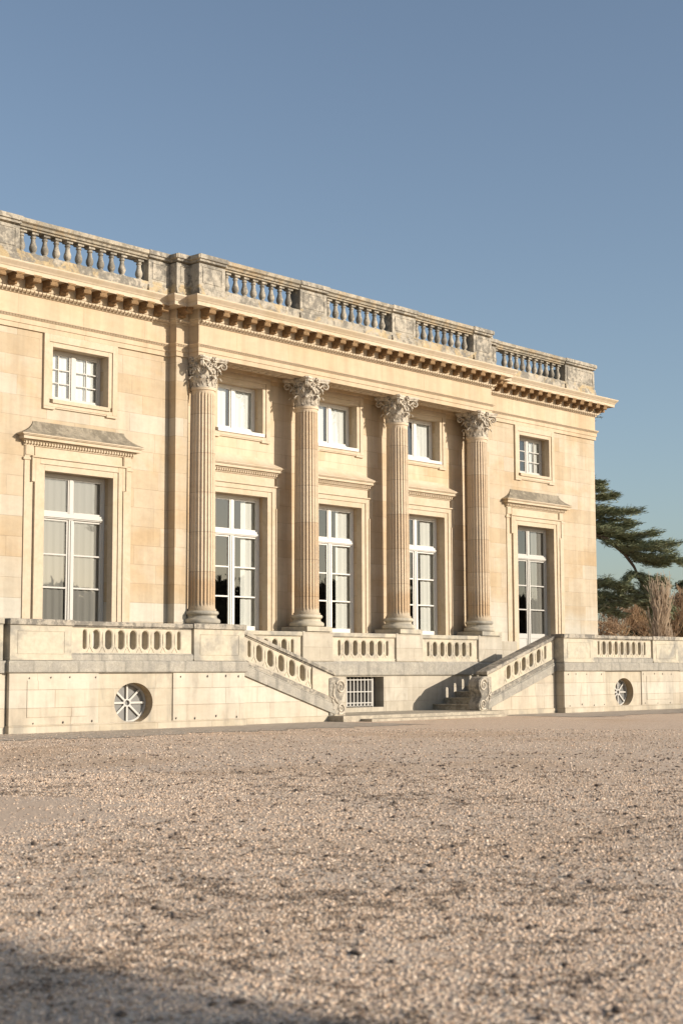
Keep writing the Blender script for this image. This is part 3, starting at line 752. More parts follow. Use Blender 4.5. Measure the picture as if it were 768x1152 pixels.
for k in range(8):
    x = -.593+k*.135; gr.tube([(x+.045*math.cos(t*.7), Y0+.17, .315+.045*math.sin(t*.7)) for t in range(10)], .009, 5, False)
gr.box(.44, .47, Y0+.15, Y0+.19, .26, 1.01)
gg = gr.build('window_grille', M['white'], palace)
MB().box(-.72, .70, Y0+.30, Y0+.34, .25, 1.02).build('cellar_glass', M['iron'], gg)
# ------------------------------------------------------------------ terraces and staircases
YT, YS = -2.275, -2.02
def mir(s): return (lambda x, y, z: (s*x, y, z))
def terrace(s, label):
    t = thing('terrace_wall', label, 'terrace', (s*9.1, YT, 0))
    X0, X1 = 6.06, 12.15
    def b(mb, name, mat, par=t, **k): mb.xf(mir(s)); mb.fix = True; return mb.build(name, mat, par, **k)
    # outer skin with the oval window opening, panels proud of it
    b(MB().holed(rect(X0, X1, 0, 1.16), [ellipse(9.12, .535, .50, .405)], YT+.03, YT+.5, False), 'retaining_wall', M['dirty'])
    b(MB().box(X0-.003, 8.10, YT, YT+.06, .155, 1.14).box(10.04, X1+.003, YT, YT+.06, .155, 1.14)
      .box(10.3, 11.75, YT-.012, YT+.02, .30, 1.0), 'wall_panel', M['dado'], bevel=.008)
    b(MB().box(X0-.02, X1+.02, YT-.03, YT+.4, 0, .158), 'plinth', M['dirty'], bevel=.01)
    b(MB().box(X0+.004, X0+.4, YT+.034, .3, 0, 1.2).box(X1-.4, X1-.004, YT+.034, 1.5, 0, 1.2).box(X1+.02, 18, YT+.09, YT+.6, 0, 1.16), 'return_wall', M['dado'])
    b(MB().box(X0-.06, X1+.05, YT+.3, .35, 1.15, 1.27).box(X1+.06, 18, YT+.5, 2.5, 1.15, 1.27), 'terrace_floor', M['slab'])
    b(MB().sweep([(.0,1.13),(.045,1.155),(.05,1.17),(.05,1.345),(.035,1.37),(0,1.38),(-.3,1.385)], [(X0, .2), (X0, YT), (X1, YT), (X1, 1.)][::1]), 'band', M['band'])
    b(MB().box(X1+.06, 18, YT+.04, YT+.6, 1.14, 1.37), 'band', M['band'])
    for x0, x1 in ((X0, 7.53), (10.71, X1)):
        m = MB().box(x0, x1, YT+.0, YT+.36, 1.375, 2.06)
        a, c = x0+.17, x1-.17
        m.box(x0-.012, x1+.012, YT-.02, YT+.38, 1.382, 1.43)
        for q in ((a, c, 1.50, 1.515), (a, c, 1.93, 1.945)): m.box(q[0], q[1], YT-.010, YT+.01, q[2], q[3])
        for q in ((a, a+.015), (c-.015, c)): m.box(q[0], q[1], YT-.0095, YT+.01, 1.515, 1.93)
        p = b(m, 'pier', M['pier'], bevel=.01)
        b(MB().box(x0-.03, x1+.03, YT-.04, YT+.40, 2.05, 2.165), 'coping', M['grey'], p, bevel=.014)
    b(MB().box(X1+.09, 18, YT+.09, YT+.42, 1.37, 2.06).box(X1+.09, 18, YT+.05, YT+.46, 2.06, 2.165), 'pier', M['pier'], bevel=.01)
    m = slotted(7.53, 10.71, 1.50, 2.03, YT+.06, .19, 9.12, 7, None, None, hs0=1.60, hs1=1.985)
    bo = b(m, 'slotted_balustrade', M['parapet'])
    b(MB().box(7.53, 10.71, YT+.005, YT+.33, 1.375, 1.50).box(7.53, 10.71, YT+.03, YT+.28, 1.50, 1.53), 'base_course', M['band'], bo, bevel=.012)
    b(MB().box(7.53, 10.71, YT-.01, YT+.34, 2.06, 2.15).box(7.53, 10.71, YT+.03, YT+.30, 2.03, 2.062), 'coping', M['grey'], bo, bevel=.014)
    # iron clamp heads with their rust marks, along the top and foot of the wall
    m = MB()
    for x, z in [(6.25,1.05),(6.62,1.06),(7.15,1.055),(7.9,1.05),(10.12,1.05),(10.75,1.055),(11.2,1.05),(11.7,1.04),(6.3,.19),(6.9,.22),(7.5,.185),(8.02,.20),(10.2,.20),(10.9,.19),(11.6,.185),(8.6,.12),(9.7,.12),(11.2,.12)]:
        r = random.uniform(.016, .026)
        m.add([(x-r, YT-.004, z), (x, YT-.02, z+r*1.5), (x+r, YT-.004, z), (x, YT-.012, z-r)], [(0,1,3), (1,2,3)])
    b(m, 'clamp_head', M['iron'])
    # oval cellar window: ring, hub and eight spokes
    w = MB(); A, B = .50, .405; yy = YT+.245
    cx, cz = 9.12, .535
    def el(t, k=1.): return (cx+A*k*math.cos(t), cz+B*k*math.sin(t))
    n = 48; o = []
    for k in range(n):
        t = 2*PI*k/n
        for kk, y in ((1.01, yy), (.90, yy), (.90, yy+.05)): x, z = el(t, kk); o.append((x, y, z))
    w.add(o, [(k*3+i, ((k+1) % n)*3+i, ((k+1) % n)*3+i+1, k*3+i+1) for k in range(n) for i in range(2)])
    o = []
    for k in range(24):
        t = 2*PI*k/24
        for kk, y in ((.20, yy+.002), (.20, yy-.012), (.13, yy-.012), (.13, yy+.03)): x, z = el(t, kk); o.append((x, y, z))
    w.add(o, [(k*4+i, ((k+1) % 24)*4+i, ((k+1) % 24)*4+i+1, k*4+i+1) for k in range(24) for i in range(3)])
    for k in range(8):
        t = k*PI/4; x0, z0 = el(t, .18); x1, z1 = el(t, .95); d = Vector((x1-x0, z1-z0)).normalized(); nn = Vector((-d.y, d.x))*.021
        w.prism([(x0+nn.x, z0+nn.y), (x0-nn.x, z0-nn.y), (x1-nn.x, z1-nn.y), (x1+nn.x, z1+nn.y)], yy-.008, yy+.03)
    ow = b(w, 'oval_window', M['white'])
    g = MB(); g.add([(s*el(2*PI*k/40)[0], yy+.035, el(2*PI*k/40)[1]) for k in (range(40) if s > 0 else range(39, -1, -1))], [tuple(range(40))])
    g.build('glass', M['sky_grey'], ow)
    b(MB().box(cx-.9, cx+.9, yy+1.2, yy+1.25, 0, 1.1), 'room', M['room'], ow)
    # darker lining of the opening
    o = []
    for k in range(n):
        x, z = el(2*PI*k/n, .996); o += [(x, YT+.034, z), (x, yy+.02, z)]
    b(MB().add(o, [(2*k, 2*((k+1) % n), 2*((k+1) % n)+1, 2*k+1) for k in range(n)]), 'opening_lining', M['oculus'])
    return t
terrace(-1, 'pale terrace wall with an oval window and grey coping, left of both staircases')
terrace(1, 'pale terrace wall with an oval window, ending the front at right before the trees')

def staircase(s, label):
    t = thing('stone_staircase', label, 'staircase', (s*4.4, -1.2, 0))
    SL, XA, XB = .312, 6.03, 3.02
    sh = lambda x, y, z: (s*x, y, z-SL*(XA-x))
    def b(mb, name, mat, par=t, shear=True, **k): mb.xf(sh if shear else mir(s)); mb.fix = True; return mb.build(name, mat, par, **k)
    d0, d1 = YS, YS+.34
    # triangular cheek wall under the sloping band
    zk = lambda x: 1.15-SL*(XA-x)
    b(MB().prism([(XA, .0), (XA, zk(XA)), (XB+.02, zk(XB+.02)), (XB+.02, 0)], d0+.03, d1-.02), 'cheek_wall', M['dado'], shear=False)
    b(MB().box(XB+.02, XA, d0, d1, -.0, .14), 'plinth', M['dirty'], shear=False)
    b(MB().box(XB-.10, XA, d0-.02, d1+.02, 1.13, 1.36).box(XB-.10, XA, d0-.005, d1, 1.36, 1.395), 'band', M['band'], bevel=.014)
    m = slotted(XB-.06, XA, 1.49, 2.01, d0+.05, .20, 4.62, 5, None, None, hs0=1.595, hs1=1.955, pitch=.345, hw=.088)
    p = b(m, 'slotted_parapet', M['parapet'])
    b(MB().box(XB-.10, XA, d0+.01, d1-.02, 1.39, 1.495), 'base_course', M['grey'], p, bevel=.012)
    b(MB().box(XB-.12, XA, d0-.01, d1+.02, 2.03, 2.115).box(XB-.08, XA, d0+.025, d1-.015, 2.0, 2.032), 'coping', M['grey'], p, bevel=.014)
    b(MB().box(XB-.06, XB+.62, d0+.02, d1-.03, 1.50, 2.0), 'end_panel', M['parapet'], p)
    # scroll at the foot
    prof = [(3.10,1.00),(2.86,1.02),(2.68,.985),(2.57,.90),(2.545,.78),(2.575,.66),(2.64,.57),(2.665,.50),(2.63,.43),(2.575,.36),(2.55,.27),(2.56,.17),(2.58,.14),(2.58,.0),(3.10,0)]
    q = MB().prism(prof, d0-.005, d1+.005); e = MB()
    for yy in (d0-.012, d1+.012):
        for (cx, cz, R0, dr, st) in ((2.735,.79,.165,1,.5), (2.72,.30,.135,-1,-.9)):
            pts = [(cx+R0*(1-i/30)*math.cos(st+dr*i*.42), yy, cz+R0*(1-i/30)*math.sin(st+dr*i*.42)) for i in range(27)]
            e.tube(pts, [.026-.0005*i for i in range(27)], 7)
        e.tube([(2.95,yy,.86),(2.98,yy,.62),(2.88,yy,.46),(2.80,yy,.40)], [.02,.032,.026,.014], 6)
        for k in range(4):
            a = .4+k*.5; e.tube([(2.98,yy,.52-.08*k),(2.98+.10*math.cos(a),yy,.56-.08*k+.05*math.sin(a))], [.03,.012], 6)
    sc = b(q, 'scroll_newel', M['grey'], shear=False, bevel=.02)
    b(e, 'carved_scroll', M['capital'], sc, shear=False, smooth=50)
    b(MB().box(2.60, 2.98, d0-.035, d1+.03, 0, .16), 'newel_base', M['step'], sc, shear=False, bevel=.012)
    # seven steps
    for k in range(7):
        x0 = 2.70+.478*k; z1 = .13+.16*(k+1)
        m = MB().box(x0, 6.12, d1+.001, Y0-.002, .0 if k == 0 else z1-.16, z1-.035).box(x0-.03, 6.12, d1+.001, Y0-.002, z1-.035, z1)
        b(m, 'step', M['step'], shear=False, bevel=.006)
    # lower inner baluster blocks where the stair meets the portico
    return t
staircase(-1, 'stone staircase climbing to the left terrace behind a sloping slotted parapet')
staircase(1, 'stone staircase with visible dark steps climbing to the right terrace')

# ------------------------------------------------------------------ ground
g = MB(); n = 24
vs = [(-600+1200*i/n, -600+1200*j/n, 0) for j in range(n+1) for i in range(n+1)]
g.add(vs, [(j*(n+1)+i, j*(n+1)+i+1, (j+1)*(n+1)+i+1, (j+1)*(n+1)+i) for j in range(n) for i in range(n)])
structure('gravel_ground', g, M['gravel'])
structure('landing', MB().box(-3.15, 3.15, -2.50, -.37, 0, .135).box(-2.56, 2.56, -2.85, -2.50, 0, .06), M['slab'])
gt = MB()
for s in (-1, 1):
    a, b_ = sorted((s*3.2, s*18)); nn = 60; yy = [-4.75+random.gauss(0, .22) for _ in range(nn+1)]
    gt.add([(a+(b_-a)*i/nn, yy[i], .006) for i in range(nn+1)]+[(a+(b_-a)*i/nn, -1.98, .006) for i in range(nn+1)], [(i, i+1, nn+2+i, nn+1+i) for i in range(nn)])
structure('cobbled_gutter', gt, M['cobble'])

def ico(sub=0):
    bm = bmesh.new(); bmesh.ops.create_icosphere(bm, subdivisions=1, radius=1)
    v = np.array([tuple(x.co) for x in bm.verts]); f = np.array([[x.index for x in q.verts] for q in bm.faces]); bm.free(); return v, f
def pebbles():
    v0, f0 = ico(); CX, CY = -29.248, -26.349
    pts = []
    fx, fy = .7377, .6752
    def cloud(n, d0, d1, half, r0, r1):
        d = np.sqrt(RNG.uniform(d0*d0, d1*d1, n)); a = RNG.uniform(-half, half, n)
        ca, sa = np.cos(a), np.sin(a)
        x = CX+d*(fx*ca+fy*sa); y = CY+d*(fy*ca-fx*sa)
        r = r0*(r1/r0)**(RNG.random(n)**1.7)
        return np.stack([x, y, r], 1)
    P = np.concatenate([cloud(185000, 3.4, 8.5, .42, .003, .0100), cloud(175000, 8.5, 18., .375, .004, .0120), cloud(36000, 18., 31., .34, .008, .0155), cloud(1300, 4., 22., .30, .016, .027)])
    # clumps: thin out by a low-frequency field
    fld = np.sin(P[:,0]*3.1+np.sin(P[:,1]*2.3)*1.5)*np.sin(P[:,1]*2.7+np.sin(P[:,0]*1.9)*1.7)
    patch = ((P[:,0]+22.4)/1.9)**2+((P[:,1]+15.0)/2.2)**2+.30*np.sin(P[:,0]*4.3+P[:,1]*2.1)+.25*np.sin(P[:,1]*5.7-P[:,0]*1.3)+.35*RNG.standard_normal(len(P))*.5
    keep = (RNG.random(len(P)) < .68+.32*fld) & ((patch > 1) | (RNG.random(len(P)) < .10))
    P = P[keep]; N = len(P)
    # a loose ridge of bigger stones round the trodden patch
    sc = np.stack([P[:,2]*RNG.uniform(.8, 1.35, N), P[:,2]*RNG.uniform(.7, 1.1, N), P[:,2]*RNG.uniform(.38, .70, N)], 1)
    th = RNG.uniform(0, 2*PI, N); c, s_ = np.cos(th), np.sin(th)
    V = v0[None]*(1+.22*RNG.standard_normal((N, len(v0), 1)))*sc[:, None, :]
    X = V[..., 0]*c[:, None]-V[..., 1]*s_[:, None]+P[:, 0:1]; Y = V[..., 0]*s_[:, None]+V[..., 1]*c[:, None]+P[:, 1:2]
    tilt = RNG.uniform(-.4, .4, N); Z = V[..., 2]+tilt[:, None]*V[..., 0]*.6+sc[:, 2:3]*.45
    co = np.stack([X, Y, Z], -1).reshape(-1, 3)
    F = (f0[None]+(np.arange(N)*len(v0))[:, None, None]).reshape(-1, 3)
    me = bpy.data.meshes.new('loose_gravel')
    me.vertices.add(len(co)); me.vertices.foreach_set('co', co.ravel())
    me.loops.add(F.size); me.loops.foreach_set('vertex_index', F.ravel())
    me.polygons.add(len(F)); me.polygons.foreach_set('loop_start', np.arange(len(F))*3)
    me.polygons.foreach_set('use_smooth', np.ones(len(F), bool)); me.update()
    pal = np.array([(0.588,0.454,0.341),(0.646,0.512,0.394),(0.530,0.401,0.293),(0.691,0.560,0.437),(0.473,0.347,0.250),(0.576,0.406,0.278),(0.761,0.641,0.509),(0.276,0.198,0.144),(0.564,0.470,0.379),(0.496,0.432,0.365)])
    pr = np.array([.22,.17,.15,.09,.10,.08,.04,.05,.06,.04])
    dark = np.zeros(N, bool); dark[P[:,2] > .0157] = True
    colr = pal[RNG.choice(len(pal), N, p=pr)]*RNG.uniform(.70, 1.18, (N, 1))
    def vnoise(x, y, sc, seed):
        g = np.random.default_rng(seed).random((512, 512)); u, v = x*sc+300.3, y*sc+300.7
        iu, iv = np.floor(u).astype(int), np.floor(v).astype(int); fu, fv = u-iu, v-iv
        fu = fu*fu*(3-2*fu); fv = fv*fv*(3-2*fv); q = lambda a, b: g[a % 512, b % 512]
        return (q(iu, iv)*(1-fu)+q(iu+1, iv)*fu)*(1-fv)+(q(iu, iv+1)*(1-fu)+q(iu+1, iv+1)*fu)*fv
    xx, yy = P[:,0], P[:,1]
    n1 = .5*vnoise(xx, yy, 9., 1)+.3*vnoise(xx, yy, 19., 2)+.2*vnoise(xx, yy, 38., 3)
    n2 = .6*vnoise(xx, yy, .55, 4)+.4*vnoise(xx, yy, 1.6, 5)
    dark_clump = np.clip((n1+.30*(n2-.5)-.585)/.05, 0, 1)  # noise clumps in which the pebbles turn darker
    colr *= (1-dark_clump*RNG.uniform(.35, .80, N))[:, None]*np.array((1., .97, .94))**dark_clump[:, None]
    colr *= (1.20-.26*n2)[:, None]
    colr[dark] = np.array((.15,.115,.09))*RNG.uniform(.7, 1.3, (int(dark.sum()), 1))
    at = me.color_attributes.new('tone', 'FLOAT_COLOR', 'POINT')
    at.data.foreach_set('color', np.repeat(np.concatenate([colr, np.ones((N, 1))], 1), len(v0), 0).astype(np.float32).ravel())
    me.materials.append(M['pebble'])
    o = bpy.data.objects.new('loose_gravel', me); COL.objects.link(o); o['kind'] = 'stuff'
    o['label'] = 'loose pinkish beige gravel covering the forecourt'
pebbles()

# ------------------------------------------------------------------ trees
def leafcards(m, c, n, spread, size, flat=1., rng=RNG, aim=None, loose=1.):
    """n small needle or leaf faces round the points c, pointing about along aim"""
    c = np.asarray(c); k = rng.integers(0, len(c), n)
    p = c[k]+rng.standard_normal((n, 3))*np.asarray(spread)
    d = rng.standard_normal((n, 3)); d[:, 2] *= flat
    if aim is not None: d = d*loose+np.asarray(aim)[k]
    d /= np.linalg.norm(d, axis=1)[:, None]
    e = rng.standard_normal((n, 3)); e -= d*(e*d).sum(1)[:, None]; e /= np.linalg.norm(e, axis=1)[:, None]
    L = size[0]*rng.uniform(.6, 1.3, (n, 1)); W = size[1]*rng.uniform(.6, 1.3, (n, 1))
    V = np.stack([p-d*L-e*W*.4, p-e*W, p+d*L, p+e*W], 1).reshape(-1, 3)
    o = len(m.v); m.v += [tuple(x) for x in V]; m.f += [(o+4*i, o+4*i+1, o+4*i+2, o+4*i+3) for i in range(n)]
    return m
def bare_tree(name, label, loc, h, spread, trunk_r, mat, depth=6, up=.5, group=None, seed=1, lean=0, bm=None, first=.22):
    R = random.Random(seed); t = thing(name, label, 'tree', loc, group)
    tr = MB(); br = MB()
    def grow(p, d, L, r, lev):
        pts = [p]; q = p; n = 4 if lev < 3 else 3
        for i in range(n):
            d = (d+Vector((R.gauss(0, .13), R.gauss(0, .13), R.gauss(0, .07)+.05*up))).normalized(); q = q+d*L/n; pts.append(q)
        (tr if lev == 0 else br).tube(pts, [max(.011, r*(1-.45*i/n)) for i in range(n+1)], 6 if lev < 2 else 3, False)
        if lev >= depth: return
        for i in range(R.choice((2, 3, 3)) + (2 if lev == 0 else 0)):
            k = R.uniform(.35, 1) if i else 1; b = pts[0].lerp(pts[-1], k) if k < 1 else pts[-1]
            a = R.uniform(0, 2*PI); s = spread*(1 if i else .35)
            nd = (d+Vector((math.cos(a), math.sin(a), 0))*s+Vector((0, 0, up*.35))).normalized()
            grow(b, nd, L*R.uniform(.62, .82), r*.58, lev+1)
    grow(Vector(loc), Vector((lean, 0, 1)).normalized(), h*first*1.25, trunk_r, 0)
    tr.build('trunk', bm or M['bark'], t); br.build('branches', mat, t)
    return t
VR, VD = Vector((.6754, -.7374, 0)), Vector((.7377, .6752, 0))      # across and along the view, for sizing the trees beyond the house
def beyond(px, depth):     # where a tree stands on the lawn behind, from its bearing and distance
    k = (px-384)/1726.; return Vector((-29.248, -26.349, 0))+(VD+VR*k)*depth
# --- the cedar: a trunk behind the corner of the house, level limbs with flat shelves of needles
def cedar(loc):
    R = random.Random(5); t = thing('cedar_tree', 'dark green cedar with level drooping shelves of needles beside the house corner', 'tree', loc)
    L0 = Vector(loc); tr = MB().tube([L0, L0+Vector((.1,0,6)), L0+Vector((0,.1,12)), L0+Vector((.2,.1,17.5))], [.55,.46,.32,.08], 10); tr.build('trunk', M['bark'], t)
    limb = MB(); pts = []; aim = []
    def lim(path, r0, wid, dens=1., droop=.0):
        P = [L0+VR*s+VD*d+Vector((0, 0, z)) for s, d, z in path]
        seg = []
        for a, b in zip(P, P[1:]):
            for i in range(6): seg.append(a.lerp(b, i/6))
        seg.append(P[-1]); n = len(seg)
        limb.tube(seg, [max(.02, r0*(1-.9*i/n)) for i in range(n)], 6, False)
        for i in range(n):
            f = i/(n-1)
            if f < .10: continue
            w = wid*(.35+.9*math.sin(min(1., f*1.05)*PI*.80)); d = (seg[min(i+1, n-1)]-seg[max(0, i-1)]).normalized(); sd = d.cross(Vector((0,0,1))).normalized()
            for q in range(int(5*dens)+1):
                o = R.uniform(-1, 1); e = seg[i]+sd*o*w+d*abs(o)*w*R.uniform(.2, .9)+Vector((0, 0, R.uniform(-.14,.16)*w-droop*abs(o)*w))
                k = 5
                for j in range(k):
                    c = seg[i].lerp(e, (j+1)/k); 
                    if R.random() < .70: pts.append(tuple(c+Vector((R.gauss(0,.08), R.gauss(0,.08), R.gauss(0,.075))))); aim.append(tuple((e-seg[i]).normalized()+d*.8+Vector((0,0,.22))))
                limb.tube([seg[i], e], [.018, .008], 3, False)
    lim([(0,0,9.6),(1.3,-.3,9.9),(2.2,-.4,9.85),(3.35,-.5,9.95)], .09, .8)
    lim([(0,0,9.0),(1.4,.4,9.3),(2.4,.5,9.15),(3.3,.6,9.3)], .09, .8)
    lim([(0,0,10.4),(.9,.1,10.75),(1.6,.1,10.8),(2.2,.1,10.85)], .08, .7)
    lim([(0,0,11.4),(.8,-.2,11.6),(1.5,-.3,11.55)], .08, .6)
    lim([(0,0,8.3),(1.5,.2,8.75),(2.9,.2,8.65),(4.5,0,8.75)], .13, .9)
    lim([(1.3,.1,8.6),(2.6,-.3,8.0),(4.0,-.4,7.95),(5.5,-.5,8.15)], .08, .9)
    lim([(2.4,0,8.0),(3.6,-.3,7.5),(4.8,-.4,7.3),(6.2,-.6,7.1)], .08, 1.0)
    lim([(3.0,.2,7.6),(4.2,.3,7.15),(5.2,.3,7.1)], .06, .8)
    for z, s in ((11.1,1.5),(10.1,2.4),(9.5,2.9),(9.25,1.5),(8.9,2.3),(8.6,3.4),(8.2,4.6),(7.75,5.2),(7.3,5.5),(5.8,2.6),(5.2,3.6),(4.8,2.8)):
        lim([(0,.6*R.uniform(-1,1),z-.3),(s*.5,R.uniform(-.8,.8),z+.12),(s,R.uniform(-1,1),z)] if z > 8.7 or z < 6 else [(s-2.6,R.uniform(-.5,.5),z+.25),(s-1.2,R.uniform(-.8,.8),z+.1),(s,R.uniform(-1,1),z)], .05, .75, .8)
    # the bare curve of the big drooping limb
    big = [L0+VR*s+VD*d+Vector((0,0,z)) for s, d, z in ((0,0,8.4),(1.0,0,8.85),(2.0,-.1,8.35),(2.8,-.2,7.6),(3.3,-.2,6.9),(3.55,-.2,6.35))]
    limb.tube(big, [.17,.15,.12,.10,.08,.05], 7, False)
    lim([(0,0,5.4),(1.4,.2,6.1),(2.4,.2,5.9),(3.4,.1,5.5)], .09, 1.0)
    lim([(1.0,.0,5.6),(2.2,.2,5.2),(3.4,.2,5.0),(4.6,.2,4.5)], .08, 1.1)
    lim([(3.4,-.2,6.6),(4.0,-.3,6.3),(4.8,-.4,6.2)], .06, .9, 1.5, .5)
    lim([(3.4,-.2,6.6),(3.0,-.2,6.4),(2.5,-.3,5.6)], .05, .35, 1., .5)
    lim([(3.5,-.1,6.3),(4.1,-.1,5.6),(4.4,-.1,4.7),(4.5,-.1,3.9)], .06, .95, 1.5, .7)
    lim([(3.9,.3,6.1),(4.7,.3,5.5),(5.3,.3,4.8)], .05, .9, 1.2, .6)
    lim([(0,0,4.2),(1.4,.2,4.6),(2.6,.3,4.3)], .07, .8)
    for k in range(26):     # the rest of the crown, round the trunk
        z = R.uniform(4.5, 16.5); a = R.uniform(0, 2*PI); ln = R.uniform(.6, 1)*(5.2 if z < 12 else 5.2*(17.8-z)/6)
        s, d = math.cos(a), math.sin(a)
        if s > .15 and z < 12.6: s = -s
        if s > 0: s *= .12
        lim([(0,0,z),(s*ln*.5,d*ln*.5,z+.35),(s*ln,d*ln,z+.1)], .08, .9)
    limb.build('limbs', M['bark'], t)
    m = MB(); leafcards(m, pts, 100000, (.12,.12,.05), (.15,.017), .6, RNG, aim, .55); m.build('crown', M['cedar'], t)
cedar(beyond(645, 85))
def conifer(name, label, loc, h, r, n, seed, sp=(.12,.12,.10)):
    R = random.Random(seed); t = thing(name, label, 'tree', loc); L0 = Vector(loc)
    MB().tube([L0, L0+Vector((0,0,h*.5)), L0+Vector((0,0,h))], [.3,.2,.04], 8).build('trunk', M['bark'], t)
    pts = []; br = MB()
    for k in range(110):
        z = h*R.uniform(.12, .99); a = R.uniform(0, 2*PI); ln = r*(1-z/h)**.7*R.uniform(.55, 1.1)+.2
        e = L0+Vector((math.cos(a)*ln, math.sin(a)*ln, z-ln*.18)); b = L0+Vector((0,0,z)); br.tube([b, e], [.04,.01], 4, False)
        for j in range(9):
            c = b.lerp(e, .25+.75*j/8); pts += [tuple(c+Vector((R.gauss(0,.12), R.gauss(0,.12), -R.random()*.25))) for _ in range(2)]
    br.build('branches', M['bark'], t); m = MB(); leafcards(m, pts, n, sp, (.12,.04), .6); m.build('crown', M['conifer'], t)
conifer('conifer_tree', 'dark conifer behind the pale bare tree at the right edge', beyond(771, 96), 6.9, 2.4, 16000, 3)
conifer('conifer_tree', 'short dark conifer showing between the cedar and the bare trees', beyond(716, 104), 5.6, 2.2, 12000, 8)
# tall narrow bare tree
def fastigiate(loc, h, label):
    R = random.Random(21); t = thing('bare_poplar', label, 'tree', loc); L0 = Vector(loc); tr = MB(); br = MB()
    tr.tube([L0, L0+Vector((0,0,h*.35)), L0+Vector((.05,0,h*.9))], [.13,.10,.02], 7)
    for k in range(230):
        z = h*R.uniform(.04, .70); a = R.uniform(0, 2*PI); L = h*R.uniform(.18, .42)*(1-.3*z/h); o = R.uniform(.05, .24)
        b = L0+Vector((0,0,z)); pts = [b]; d = Vector((math.cos(a)*o*2.4, math.sin(a)*o*2.4, 1)).normalized()
        for i in range(5):
            d = (d+Vector((R.gauss(0,.05), R.gauss(0,.05), .12))).normalized(); pts.append(pts[-1]+d*L/5)
        br.tube(pts, [.026,.022,.018,.015,.012,.008], 3, False)
        for j in range(5):
            p = pts[R.randint(1, 4)]; e = p+Vector((R.gauss(0,.15), R.gauss(0,.15), R.uniform(.3,.9))); br.tube([p, e], [.016,.010], 3, False)
    tr.build('trunk', M['paletwig'], t); br.build('branches', M['paletwig'], t)
fastigiate(beyond(742, 79), 6.1, 'tall narrow bare poplar with pale upright twigs, right of the cedar')
bare_tree('bare_tree', 'low bare brown tree with crooked branches right beside the house corner', beyond(676, 92), 5.4, .95, .16, M['twig'], 7, .25, 'bare winter trees', 3)
bare_tree('bare_tree', 'twiggy rust brown bare tree under the drooping cedar limb', beyond(706, 90), 6.2, .85, .13, M['twig'], 7, .3, 'bare winter trees', 9)
bare_tree('bare_tree', 'faint grey bare tree seen against the sky below the cedar limb', beyond(672, 120), 9.6, .7, .15, M['bark'], 6, .3, 'bare winter trees', 14)
bare_tree('bare_tree', 'taller golden brown bare tree rising just left of the pale poplar', beyond(729, 93), 7.6, .62, .13, M['twig'], 7, .5, 'bare winter trees', 23)
bare_tree('bare_tree', 'brown bare tree between the pale poplar and the frame edge', beyond(757, 94), 6.6, .7, .13, M['twig'], 7, .4, 'bare winter trees', 17)
for px, dd, hh, sd in ((806, 92, 8., 31), (858, 98, 9., 37), (930, 90, 8.5, 39)):
    bare_tree('bare_tree', 'brown bare tree in the row past the right end of the terrace', beyond(px, dd), hh, .66, .15, M['twig'], 6, .45, 'bare trees past the terrace', sd)
def shrub(label, loc, h, w, n, seed):
    rng = np.random.default_rng(seed); L0 = Vector(loc); t = thing('shrub', label, 'shrub', loc, 'brown shrubs along the lawn'); st = MB(); pts = []
    for k in range(40):
        a = rng.uniform(0, 2*PI); e = L0+Vector((math.cos(a)*w*rng.uniform(.2,1), math.sin(a)*w*rng.uniform(.2,1), h*rng.uniform(.45,1))); mid = L0.lerp(e, .5)+Vector((0,0,.2))
        st.tube([L0, mid, e], [.03,.02,.008], 4, False); pts += [tuple(mid.lerp(e, q)) for q in (.2,.5,.8,1.)]
    st.build('stems', M['twig'], t); m = MB(); leafcards(m, pts, n, (.22,.22,.18), (.05,.03), 1., rng); m.build('foliage', M['bush'], t)
for i, (px, d, h, w, lb) in enumerate(((698, 80, 2.7, 1.3, 'loose brown shrub rising over the coping beside the house corner'), (722, 82, 3.3, 1.5, 'tall russet shrub in front of the short dark conifer'), (758, 78, 2.6, 1.4, 'brown shrub at the foot of the pale poplar, nearest the frame edge'))):
    shrub(lb, beyond(px, d), h, w, 3600, 40+i)
# --- in front of the house, out of the picture: what the panes mirror and what throws the soft shade
rng = np.random.default_rng(77); pts = []; wd = MB()
for k in range(150):
    f = k/149; x = 25+125*f+rng.normal(0, 4); y = -135+110*f+rng.normal(0, 4); h = 5.5+3.6*abs(math.sin(k*.37)+.6*math.sin(k*.93))*.75+rng.uniform(-1, 1.4)
    wd.tube([(x,y,0),(x,y,h*.7)], [.3,.1], 5)
    for j in range(34): pts.append((x+rng.normal(0,1.9), y+rng.normal(0,1.9), h*rng.uniform(.08,1)))
leafcards(wd, pts, 60000, (.9,.9,.5), (.95,.7), 1., rng)
structure('distant_woodland', wd, M['wood'], 'stuff', 'dark distant woodland beyond the forecourt')
bare_tree('bare_tree', 'bare tree out on the forecourt, its twigs shading the right terrace wall', (22.4, -35.4, 0), 14.2, .44, .18, M['bark'], 7, .35, 'forecourt trees', 51)
bare_tree('bare_tree', 'second bare tree out on the forecourt in line with the right terrace', (24.0, -36.4, 0), 14.5, .44, .17, M['bark'], 7, .35, 'forecourt trees', 62)
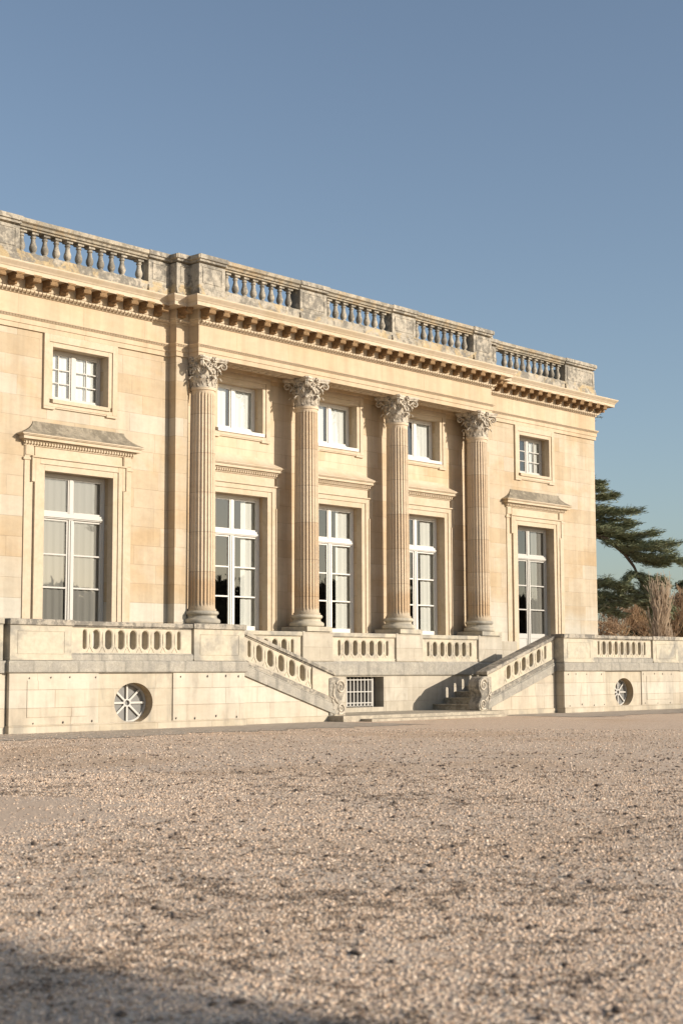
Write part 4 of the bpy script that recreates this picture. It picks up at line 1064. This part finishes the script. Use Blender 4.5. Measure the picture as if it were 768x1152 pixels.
def broadleaf(name, label, loc, zc, r, n, seed):
    rng = np.random.default_rng(seed); t = thing(name, label, 'tree', loc); L0 = Vector(loc); st = MB()
    st.tube([L0, L0+Vector((0,0,zc*.6)), L0+Vector((.2,0,zc))], [.28,.2,.08], 8); pts = []
    st.build('trunk', M['bark'], t); br = MB(); lobes = [v/np.linalg.norm(v)*rng.uniform(.55, 1.05) for v in rng.standard_normal((26, 3))]
    for k in range(220):
        u = rng.standard_normal(3); u /= np.linalg.norm(u); lb = lobes[k % len(lobes)]; q = (lb*.74+u*.34*rng.uniform(.1,1)**.4)*r*np.array((1,1,.8)); e = L0+Vector((q[0], q[1], zc+q[2]))
        br.tube([L0+Vector((0,0,zc*.7)), e], [.05,.012], 4, False); pts += [tuple(e+Vector(rng.normal(0,.11,3))) for _ in range(5)]
    br.build('branches', M['bark'], t); m = MB(); leafcards(m, pts, n, (.10,.10,.10), (.09,.05), 1., rng); m.build('crown', M['wood'], t)
broadleaf('leafy_tree', 'leafy tree behind the viewer, shading the near gravel', (-19.47, -38.23, 0), 7.2, 1.6, 24000, 5)

# ------------------------------------------------------------------ sun, sky, camera
EL, AZ = 18.6, 157.0
w = bpy.data.worlds.new('World'); SC.world = w; w.use_nodes = True; nt = w.node_tree
sky = nt.nodes.new('ShaderNodeTexSky'); sky.sky_type = 'NISHITA'; sky.sun_disc = False
sky.sun_elevation = math.radians(EL); sky.sun_rotation = math.radians(AZ); sky.altitude = 100
sky.air_density = 1.0; sky.dust_density = 1.3; sky.ozone_density = 2.0
bg = nt.nodes['Background']; bg.inputs[1].default_value = .097
hs = nt.nodes.new('ShaderNodeHueSaturation'); hs.inputs['Saturation'].default_value = .86
nt.links.new(sky.outputs[0], hs.inputs['Color']); tn = nt.nodes.new('ShaderNodeMix'); tn.data_type = 'RGBA'; tn.blend_type = 'MULTIPLY'; tn.inputs[0].default_value = 1.; tn.inputs[7].default_value = (.975, .988, .985, 1)
nt.links.new(hs.outputs[0], tn.inputs[6]); nt.links.new(tn.outputs[2], bg.inputs[0])
sl = bpy.data.lights.new('sun', 'SUN'); sl.energy = 4.2; sl.angle = math.radians(.55); sl.color = (1., .90, .77)
so = bpy.data.objects.new('sun', sl); COL.objects.link(so)
sd = Vector((math.sin(math.radians(AZ))*math.cos(math.radians(EL)), math.cos(math.radians(AZ))*math.cos(math.radians(EL)), math.sin(math.radians(EL))))
so.rotation_euler = sd.to_track_quat('Z', 'Y').to_euler(); so.location = sd*60

cd = bpy.data.cameras.new('camera'); co = bpy.data.objects.new('camera', cd); COL.objects.link(co); SC.camera = co
cd.sensor_fit = 'VERTICAL'; cd.sensor_height = 36.; cd.lens = 36.*1726.083/1152.; cd.clip_start = .1; cd.clip_end = 3000
Fv = Vector((0.73366802, 0.67151583, 0.10391208)); Rv = Vector((0.67543502, -0.73741129, -0.00348105)); Uv = Vector((-0.07428837, -0.07273979, 0.99458039))
mt = Matrix((( Rv.x, Uv.x, -Fv.x), (Rv.y, Uv.y, -Fv.y), (Rv.z, Uv.z, -Fv.z))).to_4x4(); mt.translation = Vector((-29.2481, -26.3487, 1.13295))
co.matrix_world = mt
cd.dof.use_dof = True; cd.dof.focus_distance = 36.; cd.dof.aperture_fstop = 3.6
SC.view_settings.view_transform = 'Standard'; SC.view_settings.look = 'None'; SC.view_settings.exposure = .50; SC.view_settings.gamma = 1.
SC.view_settings.use_curve_mapping = False
SC.cycles.max_bounces = 12; SC.cycles.diffuse_bounces = 8; SC.cycles.transparent_max_bounces = 16; SC.cycles.caustics_reflective = False; SC.cycles.caustics_refractive = False
SC.cycles.use_denoising = True
